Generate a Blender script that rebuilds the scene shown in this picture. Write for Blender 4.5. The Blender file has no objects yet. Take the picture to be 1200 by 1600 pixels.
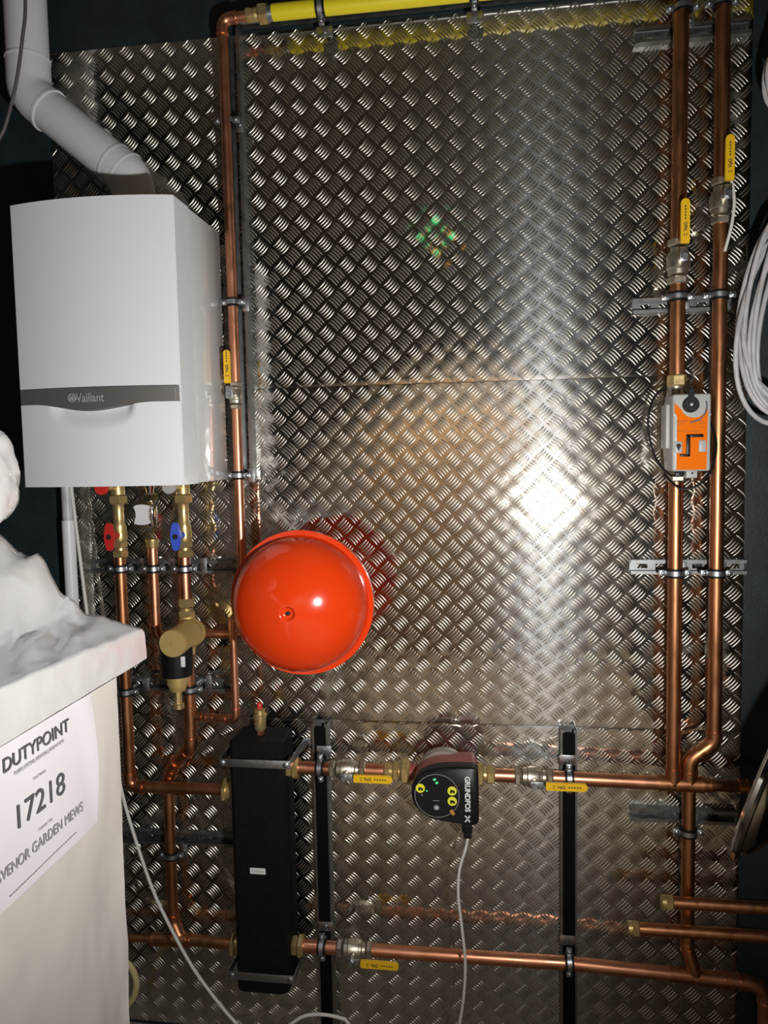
import bpy, bmesh, math, random
import numpy as np
from mathutils import Vector, Matrix, noise

random.seed(7)
SC = bpy.context.scene
COL = SC.collection
V = Vector
PI = math.pi

# ---------------------------------------------------------------- camera
cam_data = bpy.data.cameras.new('camera')
cam = bpy.data.objects.new('camera', cam_data)
COL.objects.link(cam)
cam_data.sensor_fit = 'HORIZONTAL'
cam_data.sensor_width = 36.0
cam_data.lens = 35.965
cam_data.clip_start = 0.02
right = V((0.99028501, 0.13775269, -0.01896835))
up = V((0.00815541, 0.07863944, 0.99686976))
fwd = V((-0.13881315, 0.98733988, -0.07675202))
mw = Matrix((right, up, -fwd)).transposed().to_4x4()
mw.translation = V((0.0, -2.266, 1.87))
cam.matrix_world = mw
SC.camera = cam

# ---------------------------------------------------------------- world, lamps, exposure
world = bpy.data.worlds.new('world')
SC.world = world
world.use_nodes = True
bgn = world.node_tree.nodes['Background']
bgn.inputs[0].default_value = (0.010, 0.011, 0.013, 1)
bgn.inputs[1].default_value = 1.0

def lamp(name, typ, loc, aim, energy, color, size, **kw):
    l = bpy.data.lights.new(name, typ)
    l.energy = energy
    l.color = color
    if typ == 'AREA':
        l.shape = 'RECTANGLE'
        l.size, l.size_y = size
    else:
        l.shadow_soft_size = size
    for k, v in kw.items():
        setattr(l, k, v)
    o = bpy.data.objects.new(name, l)
    COL.objects.link(o)
    o.location = loc
    o.rotation_euler = (V(aim) - V(loc)).to_track_quat('-Z', 'Y').to_euler()
    return o

# hand torch held to the lower right of the lens
lamp('torch_light', 'SPOT', (0.278, -1.90, 1.598), (-0.50, 0.0, 2.0), 122.0, (1.0, 0.99, 0.97), 0.022,
     spot_size=math.radians(128), spot_blend=1.0)
# unseen downlight added as fill, brightening the rear wall mirrored in the plate
lamp('fill_downlight', 'SPOT', (-0.2, -3.55, 3.63), (-0.2, -4.0, 0.0), 470.0, (1.0, 0.86, 0.70), 0.06,
     spot_size=math.radians(95), spot_blend=0.6)

# cool recessed downlight above the wrapped unit
lamp('fill_downlight', 'SPOT', (-1.05, -1.5, 3.63), (-1.05, -1.5, 0.0), 46.0, (0.86, 0.90, 1.0), 0.05,
     spot_size=math.radians(56), spot_blend=0.5)

SC.view_settings.view_transform = 'Standard'
SC.view_settings.look = 'None'
SC.view_settings.gamma = 1.0
SC.view_settings.use_curve_mapping = False
SC.view_settings.exposure = 0.0

# ---------------------------------------------------------------- materials
MAT = {}
def mat(name, color, rough=0.5, metal=0.0, spec=0.5, coat=0.0, aniso=0.0, tangent=None, var=0.0, vscale=8.0,
        bump=0.0, bscale=40.0, rvar=0.0, emit=None, estr=0.0, color2=None, stretch=(1, 1, 1), coat_rough=0.05):
    m = bpy.data.materials.new(name)
    m.use_nodes = True
    nt = m.node_tree
    b = nt.nodes['Principled BSDF']
    b.inputs['Base Color'].default_value = (*color, 1)
    b.inputs['Roughness'].default_value = rough
    b.inputs['Metallic'].default_value = metal
    b.inputs['Specular IOR Level'].default_value = spec
    b.inputs['Coat Weight'].default_value = coat
    b.inputs['Coat Roughness'].default_value = coat_rough
    if emit:
        b.inputs['Emission Color'].default_value = (*emit, 1)
        b.inputs['Emission Strength'].default_value = estr
    geo = nt.nodes.new('ShaderNodeNewGeometry')
    mp = nt.nodes.new('ShaderNodeMapping')
    mp.inputs['Scale'].default_value = stretch
    nt.links.new(geo.outputs['Position'], mp.inputs['Vector'])
    def nz(scale, detail=4.0):
        n = nt.nodes.new('ShaderNodeTexNoise')
        n.inputs['Scale'].default_value = scale
        n.inputs['Detail'].default_value = detail
        nt.links.new(mp.outputs['Vector'], n.inputs['Vector'])
        return n
    if var > 0 or color2:
        n = nz(vscale)
        r = nt.nodes.new('ShaderNodeValToRGB')
        c2 = color2 or tuple(max(0, c * (1 - var)) for c in color)
        r.color_ramp.elements[0].position = 0.35
        r.color_ramp.elements[1].position = 0.65
        r.color_ramp.elements[0].color = (*c2, 1)
        r.color_ramp.elements[1].color = (*color, 1)
        nt.links.new(n.outputs['Fac'], r.inputs['Fac'])
        nt.links.new(r.outputs['Color'], b.inputs['Base Color'])
    if rvar > 0:
        n = nz(vscale * 1.7)
        mr = nt.nodes.new('ShaderNodeMapRange')
        mr.inputs['From Min'].default_value = 0.3
        mr.inputs['From Max'].default_value = 0.7
        mr.inputs['To Min'].default_value = max(0.02, rough - rvar)
        mr.inputs['To Max'].default_value = min(1, rough + rvar)
        nt.links.new(n.outputs['Fac'], mr.inputs['Value'])
        nt.links.new(mr.outputs['Result'], b.inputs['Roughness'])
    if bump > 0:
        n = nz(bscale, 3.0)
        bp = nt.nodes.new('ShaderNodeBump')
        bp.inputs['Strength'].default_value = 1.0
        bp.inputs['Distance'].default_value = bump
        nt.links.new(n.outputs['Fac'], bp.inputs['Height'])
        nt.links.new(bp.outputs['Normal'], b.inputs['Normal'])
    if aniso > 0:
        b.inputs['Anisotropic'].default_value = aniso
        c = nt.nodes.new('ShaderNodeCombineXYZ')
        for i in range(3):
            c.inputs[i].default_value = tangent[i]
        nt.links.new(c.outputs[0], b.inputs['Tangent'])
    MAT[name] = m
    return m

def tread_material():
    # rolled aluminium: a tight mirror lobe plus the long vertical streak of the rolling grain
    m = mat('tread_metal', (0.62, 0.59, 0.535), 0.075, 1.0, rvar=0.025, vscale=5, bump=0.0004, bscale=6.0)
    nt = m.node_tree
    p1 = nt.nodes['Principled BSDF']
    out = nt.nodes['Material Output']
    p2 = nt.nodes.new('ShaderNodeBsdfPrincipled')
    p2.inputs['Base Color'].default_value = (0.58, 0.60, 0.61, 1)  # cool cast of the torch streak is put into this lobe's colour
    p2.inputs['Metallic'].default_value = 1.0
    p2.inputs['Roughness'].default_value = 0.34
    p2.inputs['Anisotropic'].default_value = 0.95
    c = nt.nodes.new('ShaderNodeCombineXYZ')
    c.inputs[2].default_value = 1.0
    nt.links.new(c.outputs[0], p2.inputs['Tangent'])
    mx = nt.nodes.new('ShaderNodeMixShader')
    mx.inputs[0].default_value = 0.10
    nt.links.new(p1.outputs[0], mx.inputs[1])
    nt.links.new(p2.outputs[0], mx.inputs[2])
    nt.links.new(mx.outputs[0], out.inputs['Surface'])
tread_material()
mat('tread_bar_metal', (0.54, 0.505, 0.44), 0.35, 1.0, rvar=0.05, vscale=30)
mat('board', (0.017, 0.028, 0.034), 0.48, bump=0.0006, bscale=160, var=0.35, vscale=14)
mat('room_wall', (0.26, 0.235, 0.20), 0.8, var=0.25, vscale=2.2)
mat('room_dark', (0.24, 0.22, 0.19), 0.7, var=0.3, vscale=2)
mat('door_wood', (0.36, 0.25, 0.15), 0.5, var=0.3, vscale=6, stretch=(6, 1, 0.6))
mat('concrete', (0.34, 0.29, 0.23), 0.75, var=0.3, vscale=5, bump=0.002, bscale=30)
mat('copper', (0.80, 0.37, 0.22), 0.38, 1.0, rvar=0.07, vscale=12, color2=(0.70, 0.31, 0.18))
mat('copper_dull', (0.60, 0.27, 0.125), 0.38, 1.0, rvar=0.08, vscale=10, color2=(0.48, 0.21, 0.10), stretch=(3, 3, 0.8))
mat('brass', (0.78, 0.60, 0.28), 0.38, 0.8, rvar=0.08, vscale=40, color2=(0.62, 0.46, 0.19))
mat('brass_satin', (0.72, 0.53, 0.20), 0.55, 0.6, rvar=0.05, vscale=40)
mat('nickel', (0.66, 0.61, 0.51), 0.40, 1.0, rvar=0.06, vscale=40)
mat('chrome', (0.86, 0.82, 0.76), 0.12, 1.0)
mat('zinc', (0.46, 0.48, 0.50), 0.40, 1.0, rvar=0.08, vscale=40)
mat('zinc_dull', (0.27, 0.28, 0.28), 0.44, 1.0, rvar=0.08, vscale=25)
mat('enamel', (0.83, 0.855, 0.885), 0.32, spec=0.5, coat=0.3, coat_rough=0.08)
mat('enamel_side', (0.80, 0.80, 0.80), 0.16, spec=0.6, coat=0.6)
mat('band_grey', (0.26, 0.255, 0.25), 0.38, 0.6)
mat('logo_light', (0.80, 0.80, 0.80), 0.3, 0.6)
mat('logo_shadow', (0.06, 0.06, 0.06), 0.4)
mat('foam_black', (0.006, 0.006, 0.006), 0.7, spec=0.2, bump=0.0012, bscale=220, var=0.5, vscale=120)
mat('rubber', (0.006, 0.006, 0.006), 0.5, spec=0.3)
mat('black_plastic', (0.008, 0.008, 0.009), 0.38, spec=0.35)
mat('black_strip', (0.003, 0.003, 0.003), 0.7, spec=0.12)
mat('vessel_red', (0.80, 0.052, 0.006), 0.14, spec=0.5, coat=0.5)
mat('vessel_rim', (0.62, 0.05, 0.01), 0.3)
mat('hole_dark', (0.01, 0.008, 0.007), 0.7)
mat('lever_yellow', (0.90, 0.53, 0.012), 0.42)
mat('lever_print', (0.14, 0.09, 0.02), 0.6)
mat('pipe_yellow', (0.88, 0.74, 0.02), 0.38)
mat('flue_white', (0.74, 0.73, 0.76), 0.38, spec=0.45)
mat('plastic_white', (0.78, 0.77, 0.78), 0.38)
mat('plastic_red', (0.62, 0.028, 0.022), 0.38)
mat('plastic_blue', (0.055, 0.12, 0.68), 0.38)
mat('plastic_grey', (0.42, 0.42, 0.40), 0.42)
mat('actuator_grey', (0.47, 0.47, 0.45), 0.45, bump=0.0002, bscale=500)
mat('orange', (0.88, 0.175, 0.0), 0.6, spec=0.1)
mat('orange_print', (0.28, 0.09, 0.02), 0.6)
mat('pump_red', (0.30, 0.075, 0.060), 0.42)
mat('pump_grey', (0.48, 0.45, 0.40), 0.4, 0.8)
mat('sticker', (0.86, 0.83, 0.05), 0.5)
mat('print_white', (0.82, 0.82, 0.80), 0.5)
mat('print_grey', (0.30, 0.30, 0.29), 0.5)
mat('led_green', (0.02, 0.25, 0.10), 0.3, emit=(0.10, 0.95, 0.40), estr=0.9)
mat('led_orange', (0.55, 0.26, 0.05), 0.5)
mat('wrap', (0.70, 0.68, 0.66), 0.26, spec=0.6, coat=0.6, bump=0.0018, bscale=22, coat_rough=0.08)
mat('indicator_green', (0.02, 0.2, 0.08), 0.4, emit=(0.05, 0.95, 0.35), estr=3.0)
mat('indicator_orange', (0.3, 0.12, 0.02), 0.4, emit=(1.0, 0.35, 0.05), estr=2.0)
mat('wrap_body', (0.69, 0.65, 0.59), 0.45, spec=0.4, bump=0.004, bscale=5, stretch=(1, 1, 0.5))
mat('paper', (0.80, 0.76, 0.78), 0.55)
mat('ink', (0.10, 0.10, 0.115), 0.6)
mat('ink_pale', (0.36, 0.35, 0.37), 0.6)
mat('cable_white', (0.72, 0.70, 0.65), 0.45)
mat('cable_grey', (0.60, 0.59, 0.60), 0.42, var=0.25, vscale=18)
mat('cable_brown', (0.10, 0.085, 0.09), 0.5)
mat('hose', (0.62, 0.50, 0.24), 0.5)
mat('steel', (0.50, 0.48, 0.44), 0.15, 1.0, rvar=0.06, vscale=15)

# ---------------------------------------------------------------- mesh helpers
ROOT = {}
def frame(axis, ref=None):
    a = V(axis).normalized()
    if ref is None:
        ref = V((0, 0, 1)) if abs(a.z) < 0.9 else V((1, 0, 0))
    u = (V(ref) - a * V(ref).dot(a)).normalized()
    return a, u, a.cross(u)

class MB:
    def __init__(s):
        s.v = []
        s.f = []
    def add(s, v, f):
        o = len(s.v)
        s.v += [tuple(q) for q in v]
        s.f += [tuple(i + o for i in q) for q in f]
        return s
    def tube(s, pts, r, n=16, cap=True):
        pts = [V(q) for q in pts]
        m = len(pts)
        rs = r if isinstance(r, (list, tuple)) else [r] * m
        t0 = (pts[1] - pts[0]).normalized()
        _, u, _ = frame(t0)
        vs, fs = [], []
        for i, q in enumerate(pts):
            a = pts[max(i - 1, 0)]
            b = pts[min(i + 1, m - 1)]
            t = (b - a).normalized()
            u = (u - t * u.dot(t)).normalized()
            w = t.cross(u)
            for k in range(n):
                an = 2 * PI * k / n
                vs.append(q + (u * math.cos(an) + w * math.sin(an)) * rs[i])
        for i in range(m - 1):
            for k in range(n):
                k2 = (k + 1) % n
                fs.append((i * n + k, i * n + k2, (i + 1) * n + k2, (i + 1) * n + k))
        if cap:
            fs.append(tuple(reversed(range(n))))
            fs.append(tuple((m - 1) * n + k for k in range(n)))
        return s.add(vs, fs)
    def lathe(s, prof, o, axis, n=24, ref=None, closed=False, rot=0.0):
        a, u, w = frame(axis, ref)
        o = V(o)
        vs, fs = [], []
        m = len(prof)
        for (t, r) in prof:
            for k in range(n):
                an = 2 * PI * k / n + rot
                vs.append(o + a * t + (u * math.cos(an) + w * math.sin(an)) * max(r, 1e-5))
        rng = m if closed else m - 1
        for i in range(rng):
            j = (i + 1) % m
            for k in range(n):
                k2 = (k + 1) % n
                fs.append((i * n + k, i * n + k2, j * n + k2, j * n + k))
        if not closed:
            fs.append(tuple(reversed(range(n))))
            fs.append(tuple((m - 1) * n + k for k in range(n)))
        return s.add(vs, fs)
    def ring(s, o, axis, r_in, r_out, h, n=28):
        return s.lathe([(-h / 2, r_in), (-h / 2, r_out), (h / 2, r_out), (h / 2, r_in)], o, axis, n, closed=True)
    def hex(s, o, axis, r, h, ref=None, ch=0.12):
        c = r * ch
        return s.lathe([(0, r - c), (c, r), (h - c, r), (h, r - c)], o, axis, 6, ref)
    def box(s, c, sz, bev=0.0, seg=2, rot=None):
        bm = bmesh.new()
        bmesh.ops.create_cube(bm, size=1.0)
        for q in bm.verts:
            q.co = V((q.co.x * sz[0], q.co.y * sz[1], q.co.z * sz[2]))
        if bev > 0:
            bmesh.ops.bevel(bm, geom=bm.edges[:], offset=bev, segments=seg, profile=0.5, affect='EDGES')
        if rot is not None:
            bmesh.ops.transform(bm, matrix=rot.to_4x4(), verts=bm.verts)
        bm.verts.index_update()
        vs = [V(c) + q.co for q in bm.verts]
        fs = [tuple(q.index for q in f.verts) for f in bm.faces]
        bm.free()
        return s.add(vs, fs)
    def prism(s, poly, o, ux, uy, dv):
        o, ux, uy, dv = V(o), V(ux), V(uy), V(dv)
        n = len(poly)
        vs = [o + ux * a + uy * b for a, b in poly]
        vs += [q + dv for q in vs]
        fs = [tuple(range(n)), tuple(reversed(range(n, 2 * n)))]
        for i in range(n):
            j = (i + 1) % n
            fs.append((i, i + n, j + n, j))
        return s.add(vs, fs)
    def build(s, name, material, parent=None, smooth=True, ang=38):
        me = bpy.data.meshes.new(name)
        off = V((0, 0, 0))
        if parent is not None:
            off = ROOT[parent]
        me.from_pydata([tuple(V(q) - off) for q in s.v], [], s.f)
        bm = bmesh.new()
        bm.from_mesh(me)
        bmesh.ops.recalc_face_normals(bm, faces=bm.faces)
        bm.to_mesh(me)
        bm.free()
        if smooth:
            me.shade_smooth()
            me.set_sharp_from_angle(angle=math.radians(ang))
        me.materials.append(MAT[material])
        o = bpy.data.objects.new(name, me)
        COL.objects.link(o)
        if parent is not None:
            o.parent = parent
            ROOT[o] = off
        else:
            ROOT[o] = V((0, 0, 0))
        return o

def M():
    return MB()

def tag(o, label=None, cat=None, group=None, kind=None):
    if label: o['label'] = label
    if cat: o['category'] = cat
    if group: o['group'] = group
    if kind: o['kind'] = kind
    return o

def thing(name, label, cat, loc, group=None):
    o = bpy.data.objects.new(name, None)
    o.empty_display_size = 0.03
    COL.objects.link(o)
    o.location = loc
    ROOT[o] = V(loc)
    return tag(o, label, cat, group)

def text(body, size, o, ux, uy, material, name, parent, ext=0.0004, align='LEFT', bold=0.0, sx=1.0):
    cu = bpy.data.curves.new(name, 'FONT')
    cu.body = body
    cu.size = size
    cu.extrude = ext
    cu.offset = bold
    cu.align_x = align
    t = bpy.data.objects.new(name, cu)
    COL.objects.link(t)
    dg = bpy.context.evaluated_depsgraph_get()
    me = bpy.data.meshes.new_from_object(t.evaluated_get(dg))
    bpy.data.objects.remove(t)
    bpy.data.curves.remove(cu)
    ux, uy = V(ux).normalized(), V(uy).normalized()
    un = ux.cross(uy)
    off = ROOT[parent]
    o = V(o)
    for q in me.vertices:
        q.co = o + ux * (q.co.x * sx) + uy * q.co.y + un * q.co.z - off
    me.name = name
    me.materials.clear()
    me.materials.append(MAT[material])
    ob = bpy.data.objects.new(name, me)
    COL.objects.link(ob)
    ob.parent = parent
    ROOT[ob] = off
    return ob

def arc_corner(a, b, c, rad, n=8):
    """points of the fillet at b between a-b and b-c"""
    a, b, c = V(a), V(b), V(c)
    d1, d2 = (a - b).normalized(), (c - b).normalized()
    ang = d1.angle(d2)
    t = min(rad / math.tan(ang / 2), (a - b).length * 0.49, (c - b).length * 0.49)
    p1, p2 = b + d1 * t, b + d2 * t
    return [p1 * (1 - s) ** 2 + b * (2 * s * (1 - s)) + p2 * s ** 2 for s in [i / n for i in range(n + 1)]]

def smooth_path(ctrl, n=10):
    """Catmull-Rom through control points"""
    P = [V(q) for q in ctrl]
    P = [P[0] * 2 - P[1]] + P + [P[-1] * 2 - P[-2]]
    out = []
    for i in range(1, len(P) - 2):
        for k in range(n):
            t = k / n
            a, b, c, d = P[i - 1], P[i], P[i + 1], P[i + 2]
            out.append(0.5 * ((2 * b) + (c - a) * t + (2 * a - 5 * b + 4 * c - d) * t * t + (3 * b - a - 3 * c + d) * t ** 3))
    out.append(P[-2])
    return out

def pipe_run(name, label, pts, r, material='copper', rad=0.03, cat='pipe', group=None, fit=1.16, collar=0.012):
    """copper run: straight lengths are children named pipe, each bend a child named elbow with beaded ends"""
    pts = [V(q) for q in pts]
    base = min(pts, key=lambda q: q.z)
    root = thing(name, label, cat, base, group)
    cur = pts[0]
    for i in range(1, len(pts)):
        if i < len(pts) - 1:
            arc = arc_corner(pts[i - 1], pts[i], pts[i + 1], rad)
            M().tube([cur, arc[0]], r, 18).build('pipe', material, root)
            d0 = (arc[0] - cur).normalized()
            d1 = (pts[i + 1] - arc[-1]).normalized()
            c = min(collar, (arc[0] - cur).length * 0.45)
            e0, e1 = arc[0] - d0 * c, arc[-1] + d1 * collar
            path = [e0] + arc + [e1]
            mb = M().tube(path, r * fit, 18)
            mb.tube([e0 - d0 * 0.002, e0 + d0 * 0.003], r * (fit + 0.11), 18)
            mb.tube([e1 - d1 * 0.003, e1 + d1 * 0.002], r * (fit + 0.11), 18)
            mb.build('elbow', material, root)
            cur = arc[-1]
        else:
            M().tube([cur, pts[i]], r, 18).build('pipe', material, root)
    return root

def tee(root, c, axis, branch, r, rb=None, material='copper', ln=0.03, bl=0.032):
    rb = rb or r
    c, a, b = V(c), V(axis).normalized(), V(branch).normalized()
    mb = M().tube([c - a * ln, c + a * ln], r * 1.13, 18)
    for s in (-1, 1):
        mb.tube([c + a * ln * s - a * 0.003, c + a * ln * s + a * 0.003], r * 1.22, 18)
    mb.tube([c, c + b * bl], rb * 1.13, 18)
    mb.tube([c + b * (bl - 0.003), c + b * (bl + 0.003)], rb * 1.22, 18)
    return mb.build('tee', material, root)

def coupler(root, c, axis, r, ln=0.024, material='copper'):
    c, a = V(c), V(axis).normalized()
    mb = M().tube([c - a * ln / 2, c + a * ln / 2], r * 1.12, 18)
    for s in (-1, 1):
        mb.tube([c + a * s * ln / 2 - a * 0.002, c + a * s * ln / 2 + a * 0.002], r * 1.22, 18)
    return mb.build('coupler', material, root)

FRONT = V((0, -1, 0))

# ================================================================ SETTING
X0, X1 = -1.322, 0.703
wall_back = M().box((-0.30, 0.028, 1.80), (3.0, 0.05, 3.70)).build('wall_back', 'board')
tag(wall_back, 'dark painted board wall behind the tread plate sheets', kind='structure')
o = M().box((-0.30, -2.3, -0.03), (3.0, 4.7, 0.06)).build('floor', 'concrete'); tag(o, 'bare concrete floor of the plant room', kind='structure')
o = M().box((-0.30, -2.3, 3.69), (3.0, 4.7, 0.06)).build('ceiling', 'room_dark'); tag(o, 'dark plant room ceiling', kind='structure')
o = M().box((-1.83, -2.3, 1.80), (0.06, 4.7, 3.70)).build('wall_left', 'board'); tag(o, 'dark side wall beyond the boiler', kind='structure')
o = M().box((1.23, -2.3, 1.80), (0.06, 4.7, 3.70)).build('wall_right', 'board'); tag(o, 'dark side wall beyond the cable coil', kind='structure')
o = M().box((-0.30, -4.68, 1.80), (3.0, 0.06, 3.70)).build('wall_rear', 'room_wall'); tag(o, 'plain wall behind the camera', kind='structure')

dr = M().box((-0.40, -4.635, 1.10), (1.50, 0.03, 2.20), 0.004).build('added_door', 'door_wood'); tag(dr, 'brown double door added behind the camera to mirror in the plate', kind='structure')  # unseen; put in for the brown patch mirrored in the plate
for sx0 in (-0.77, -0.03):
    M().box((sx0, -4.615, 1.15), (0.56, 0.02, 1.85), 0.006).build('door_panel', 'door_wood', dr)
M().box((-0.36, -4.60, 1.05), (0.02, 0.04, 0.14), 0.005).build('door_handle', 'zinc', dr)

def tread_sheet(z0, z1, ax, az, label):
    # sheet with the shallow quilting that the rolled pattern leaves around every group of bars
    per = 0.0655
    st = per / 8
    gx = np.unique(np.concatenate([np.arange(X0, X1, st), [X1]]))
    gz = np.unique(np.concatenate([np.arange(z0, z1, st), [z1]]))
    GX_, GZ_ = np.meshgrid(gx, gz, indexing='ij')
    ph = 2 * np.pi / per
    q = np.cos(ph * ((GX_ - ax) + (GZ_ - az))) + np.cos(ph * ((GX_ - ax) - (GZ_ - az)))
    GY_ = -0.0030 - 0.00016 * q
    edge = np.minimum(np.minimum(GX_ - X0, X1 - GX_), np.minimum(GZ_ - z0, z1 - GZ_))
    GY_ = np.where(edge < 0.0005, GY_ + 0.0008, GY_)
    nx_, nz_ = len(gx), len(gz)
    co = np.stack([GX_, GY_, GZ_], -1).reshape(-1, 3)
    idx = np.arange(nx_ * nz_).reshape(nx_, nz_)
    fc = np.stack([idx[:-1, :-1], idx[1:, :-1], idx[1:, 1:], idx[:-1, 1:]], -1).reshape(-1, 4).tolist()
    nb = nx_ * nz_
    rim = list(idx[:, 0]) + list(idx[-1, 1:]) + list(idx[-2::-1, -1]) + list(idx[0, -2:0:-1])
    vs = co.tolist() + [[co[k][0], 0.002, co[k][2]] for k in rim]
    n = len(rim)
    for k in range(n):
        k2 = (k + 1) % n
        fc.append((int(rim[k]), nb + k, nb + k2, int(rim[k2])))
    fc.append(tuple(nb + k for k in range(n)))
    mb_ = M()
    mb_.v = [tuple(v) for v in vs]; mb_.f = [tuple(f) for f in fc]
    sheet = mb_.build('tread_plate', 'tread_metal', wall_back, ang=45)
    sheet['label'] = label
    L, w, h, pitch = 0.0190, 0.0028, 0.0016, 0.0086
    S = np.array([-1, -0.86, -0.5, 0, 0.5, 0.86, 1.0])
    T = np.array([-1, -0.55, 0, 0.55, 1.0])
    prof = np.sqrt(np.clip(1 - S ** 2, 0, 1))
    wid = prof ** 0.75
    sv = np.repeat(S, 5) * L
    tv = (wid[:, None] * T[None, :]).ravel() * w
    hv = (prof[:, None] * (1 - T ** 2)[None, :]).ravel() * h
    bow = np.repeat(1 - S ** 2, 5) * 0.0022
    quads = []
    for i in range(6):
        for j in range(4):
            a = i * 5 + j
            quads.append((a, a + 5, a + 6, a + 1))
    quads = np.array(quads)
    cells = []
    i0, i1 = int((X0 - ax) / per) - 1, int((X1 - ax) / per) + 2
    j0, j1 = int((z0 - az) / per) - 1, int((z1 - az) / per) + 2
    for i in range(i0, i1):
        for j in range(j0, j1):
            for kind in (0, 1):
                cx, cz = ax + (i + 0.5 * kind) * per, az + (j + 0.5 * kind) * per
                t = np.array([1, 1]) / 2 ** .5 if kind == 0 else np.array([1, -1]) / 2 ** .5
                nrm = np.array([1, -1]) / 2 ** .5 if kind == 0 else np.array([1, 1]) / 2 ** .5
                for k in range(-2, 3):
                    bx, bz = cx + nrm[0] * pitch * k, cz + nrm[1] * pitch * k
                    if X0 + 0.003 < bx < X1 - 0.003 and z0 + 0.003 < bz < z1 - 0.003:
                        cells.append((bx, bz, *t, *nrm))
    C = np.array(cells)
    xs = C[:, 0:1] + C[:, 2:3] * sv + C[:, 4:5] * (tv + bow)
    zs = C[:, 1:2] + C[:, 3:4] * sv + C[:, 5:6] * (tv + bow)
    ys = np.broadcast_to(-0.0029 - hv, xs.shape)
    xs = np.clip(xs, X0, X1)
    zs = np.clip(zs, z0, z1)
    n = len(C)
    co = np.stack([xs, ys, zs], -1).reshape(-1, 3)
    fc = (quads[None] + (np.arange(n) * 35)[:, None, None])
    flip = np.where((C[:, 2] * C[:, 5] - C[:, 3] * C[:, 4]) > 0)[0]
    fc[flip] = fc[flip][:, :, ::-1]
    fc = fc.reshape(-1, 4)
    me = bpy.data.meshes.new('raised_bars')
    me.vertices.add(len(co)); me.vertices.foreach_set('co', co.astype(np.float32).ravel())
    me.loops.add(fc.size); me.loops.foreach_set('vertex_index', fc.astype(np.int32).ravel())
    me.polygons.add(len(fc)); me.polygons.foreach_set('loop_start', np.arange(0, fc.size, 4, dtype=np.int32))
    me.update(calc_edges=True)
    me.validate()
    me.shade_smooth()
    me.materials.append(MAT['tread_bar_metal'])
    ob = bpy.data.objects.new('raised_bars', me)
    COL.objects.link(ob)
    ob.parent = sheet
    ob['kind'] = 'stuff'
    ob['label'] = 'raised bars of the five-bar tread pattern'

tread_sheet(2.0708, 3.094, -0.610, 2.160, 'top sheet of silver five-bar tread plate')
tread_sheet(1.0542, 2.0700, -0.6356, 2.045, 'middle sheet of silver five-bar tread plate')
tread_sheet(0.015, 1.0532, -0.438 - 0.03275, 1.0 - 0.03275, 'bottom sheet of silver five-bar tread plate')

# ================================================================ STRUT RAILS
def strut(name, label, a, b, w=0.041, dep=0.025, slots=True, face=FRONT, mtl='zinc_dull', cover=None, group=None, pitch=0.05):
    """C channel from a to b lying on the wall; lips, side flanges and a slotted web"""
    a, b = V(a), V(b)
    ax = (b - a).normalized()
    ln = (b - a).length
    fc = V(face)
    sd = ax.cross(fc).normalized()
    root = thing(name, label, 'rail', a if a.z < b.z else b, group)
    th = 0.0025
    mb = M()
    R = Matrix((ax, sd, fc)).transposed()
    def bar(u0, u1, s0, s1, f0, f1):
        c = a + ax * (u0 + u1) / 2 + sd * (s0 + s1) / 2 + fc * (f0 + f1) / 2
        mb.box(c, (u1 - u0, s1 - s0, f1 - f0), rot=R)
    for s in (-1, 1):
        lo, hi = sorted((s * w / 2, s * (w / 2 - th)))
        bar(0, ln, lo, hi, 0, dep)
        lo, hi = sorted((s * (w / 2 - th), s * (w / 2 - 0.0095)))
        bar(0, ln, lo, hi, dep - th, dep)
        lo, hi = sorted((s * (w / 2 - 0.0095), s * (w / 2 - 0.0095 + th * 0.8)))
        bar(0, ln, lo, hi, dep - 0.007, dep - th)
    mb.build('channel', mtl, root, smooth=False)
    wb = M()
    mb = wb
    if slots:
        for s in (-1, 1):
            lo, hi = sorted((s * 0.0065, s * (w / 2 - th)))
            bar(0, ln, lo, hi, 0.0005, th)
        u = 0.0
        while u < ln:
            bar(u, min(u + 0.022, ln), -0.0065, 0.0065, 0.0005, th)
            u += pitch
    else:
        bar(0, ln, -w / 2 + th, w / 2 - th, 0.0005, th)
    wb.build('slotted_web', mtl, root, smooth=False)
    if cover:
        mb = M()
        bar(0, ln - 0.01, -w / 2 + 0.0055, w / 2 - 0.0055, dep - 0.004, dep + 0.0015)
        mb.build('cover_strip', cover, root, smooth=False)
    return root

WY = -0.003   # face of the plate
strut('strut_rail', 'slotted zinc rail behind the valves just under the boiler', (-1.262, WY, 1.531), (-0.785, WY, 1.531))
strut('strut_rail', 'slotted zinc rail behind the brass dirt separator', (-1.20, WY, 1.157), (-0.800, WY, 1.160))
strut('strut_rail', 'zinc rail left of the black header at mid height', (-1.22, WY, 0.656), (-0.800, WY, 0.660))
strut('strut_rail', 'topmost short rail behind the two tall copper risers', (0.395, WY, 2.981), (0.692, WY, 2.981))
strut('strut_rail', 'short rail behind the risers beside the hanging cable coil', (0.394, WY, 2.262), (0.70, WY, 2.262))
strut('strut_rail', 'short rail behind the risers below the orange actuator', (0.391, WY, 1.533), (0.703, WY, 1.533))
strut('strut_rail', 'lowest short rail behind the pipe beside the steel dish', (0.395, WY, 0.806), (0.69, WY, 0.806))
strut('strut_rail', 'upright black-faced rail beside the black header', (-0.522, WY, 0.0), (-0.522, WY, 1.053), w=0.047, dep=0.041, cover='black_strip', slots=False)
strut('strut_rail', 'upright black-faced rail right of the circulation pump', (0.217, WY, 0.0), (0.217, WY, 1.058), w=0.047, dep=0.041, cover='black_strip', slots=False)
strut('strut_rail', 'tall upright rail behind the gas pipe beside the boiler', (-0.727, WY, 1.797), (-0.727, WY, 3.093), dep=0.041)
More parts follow.
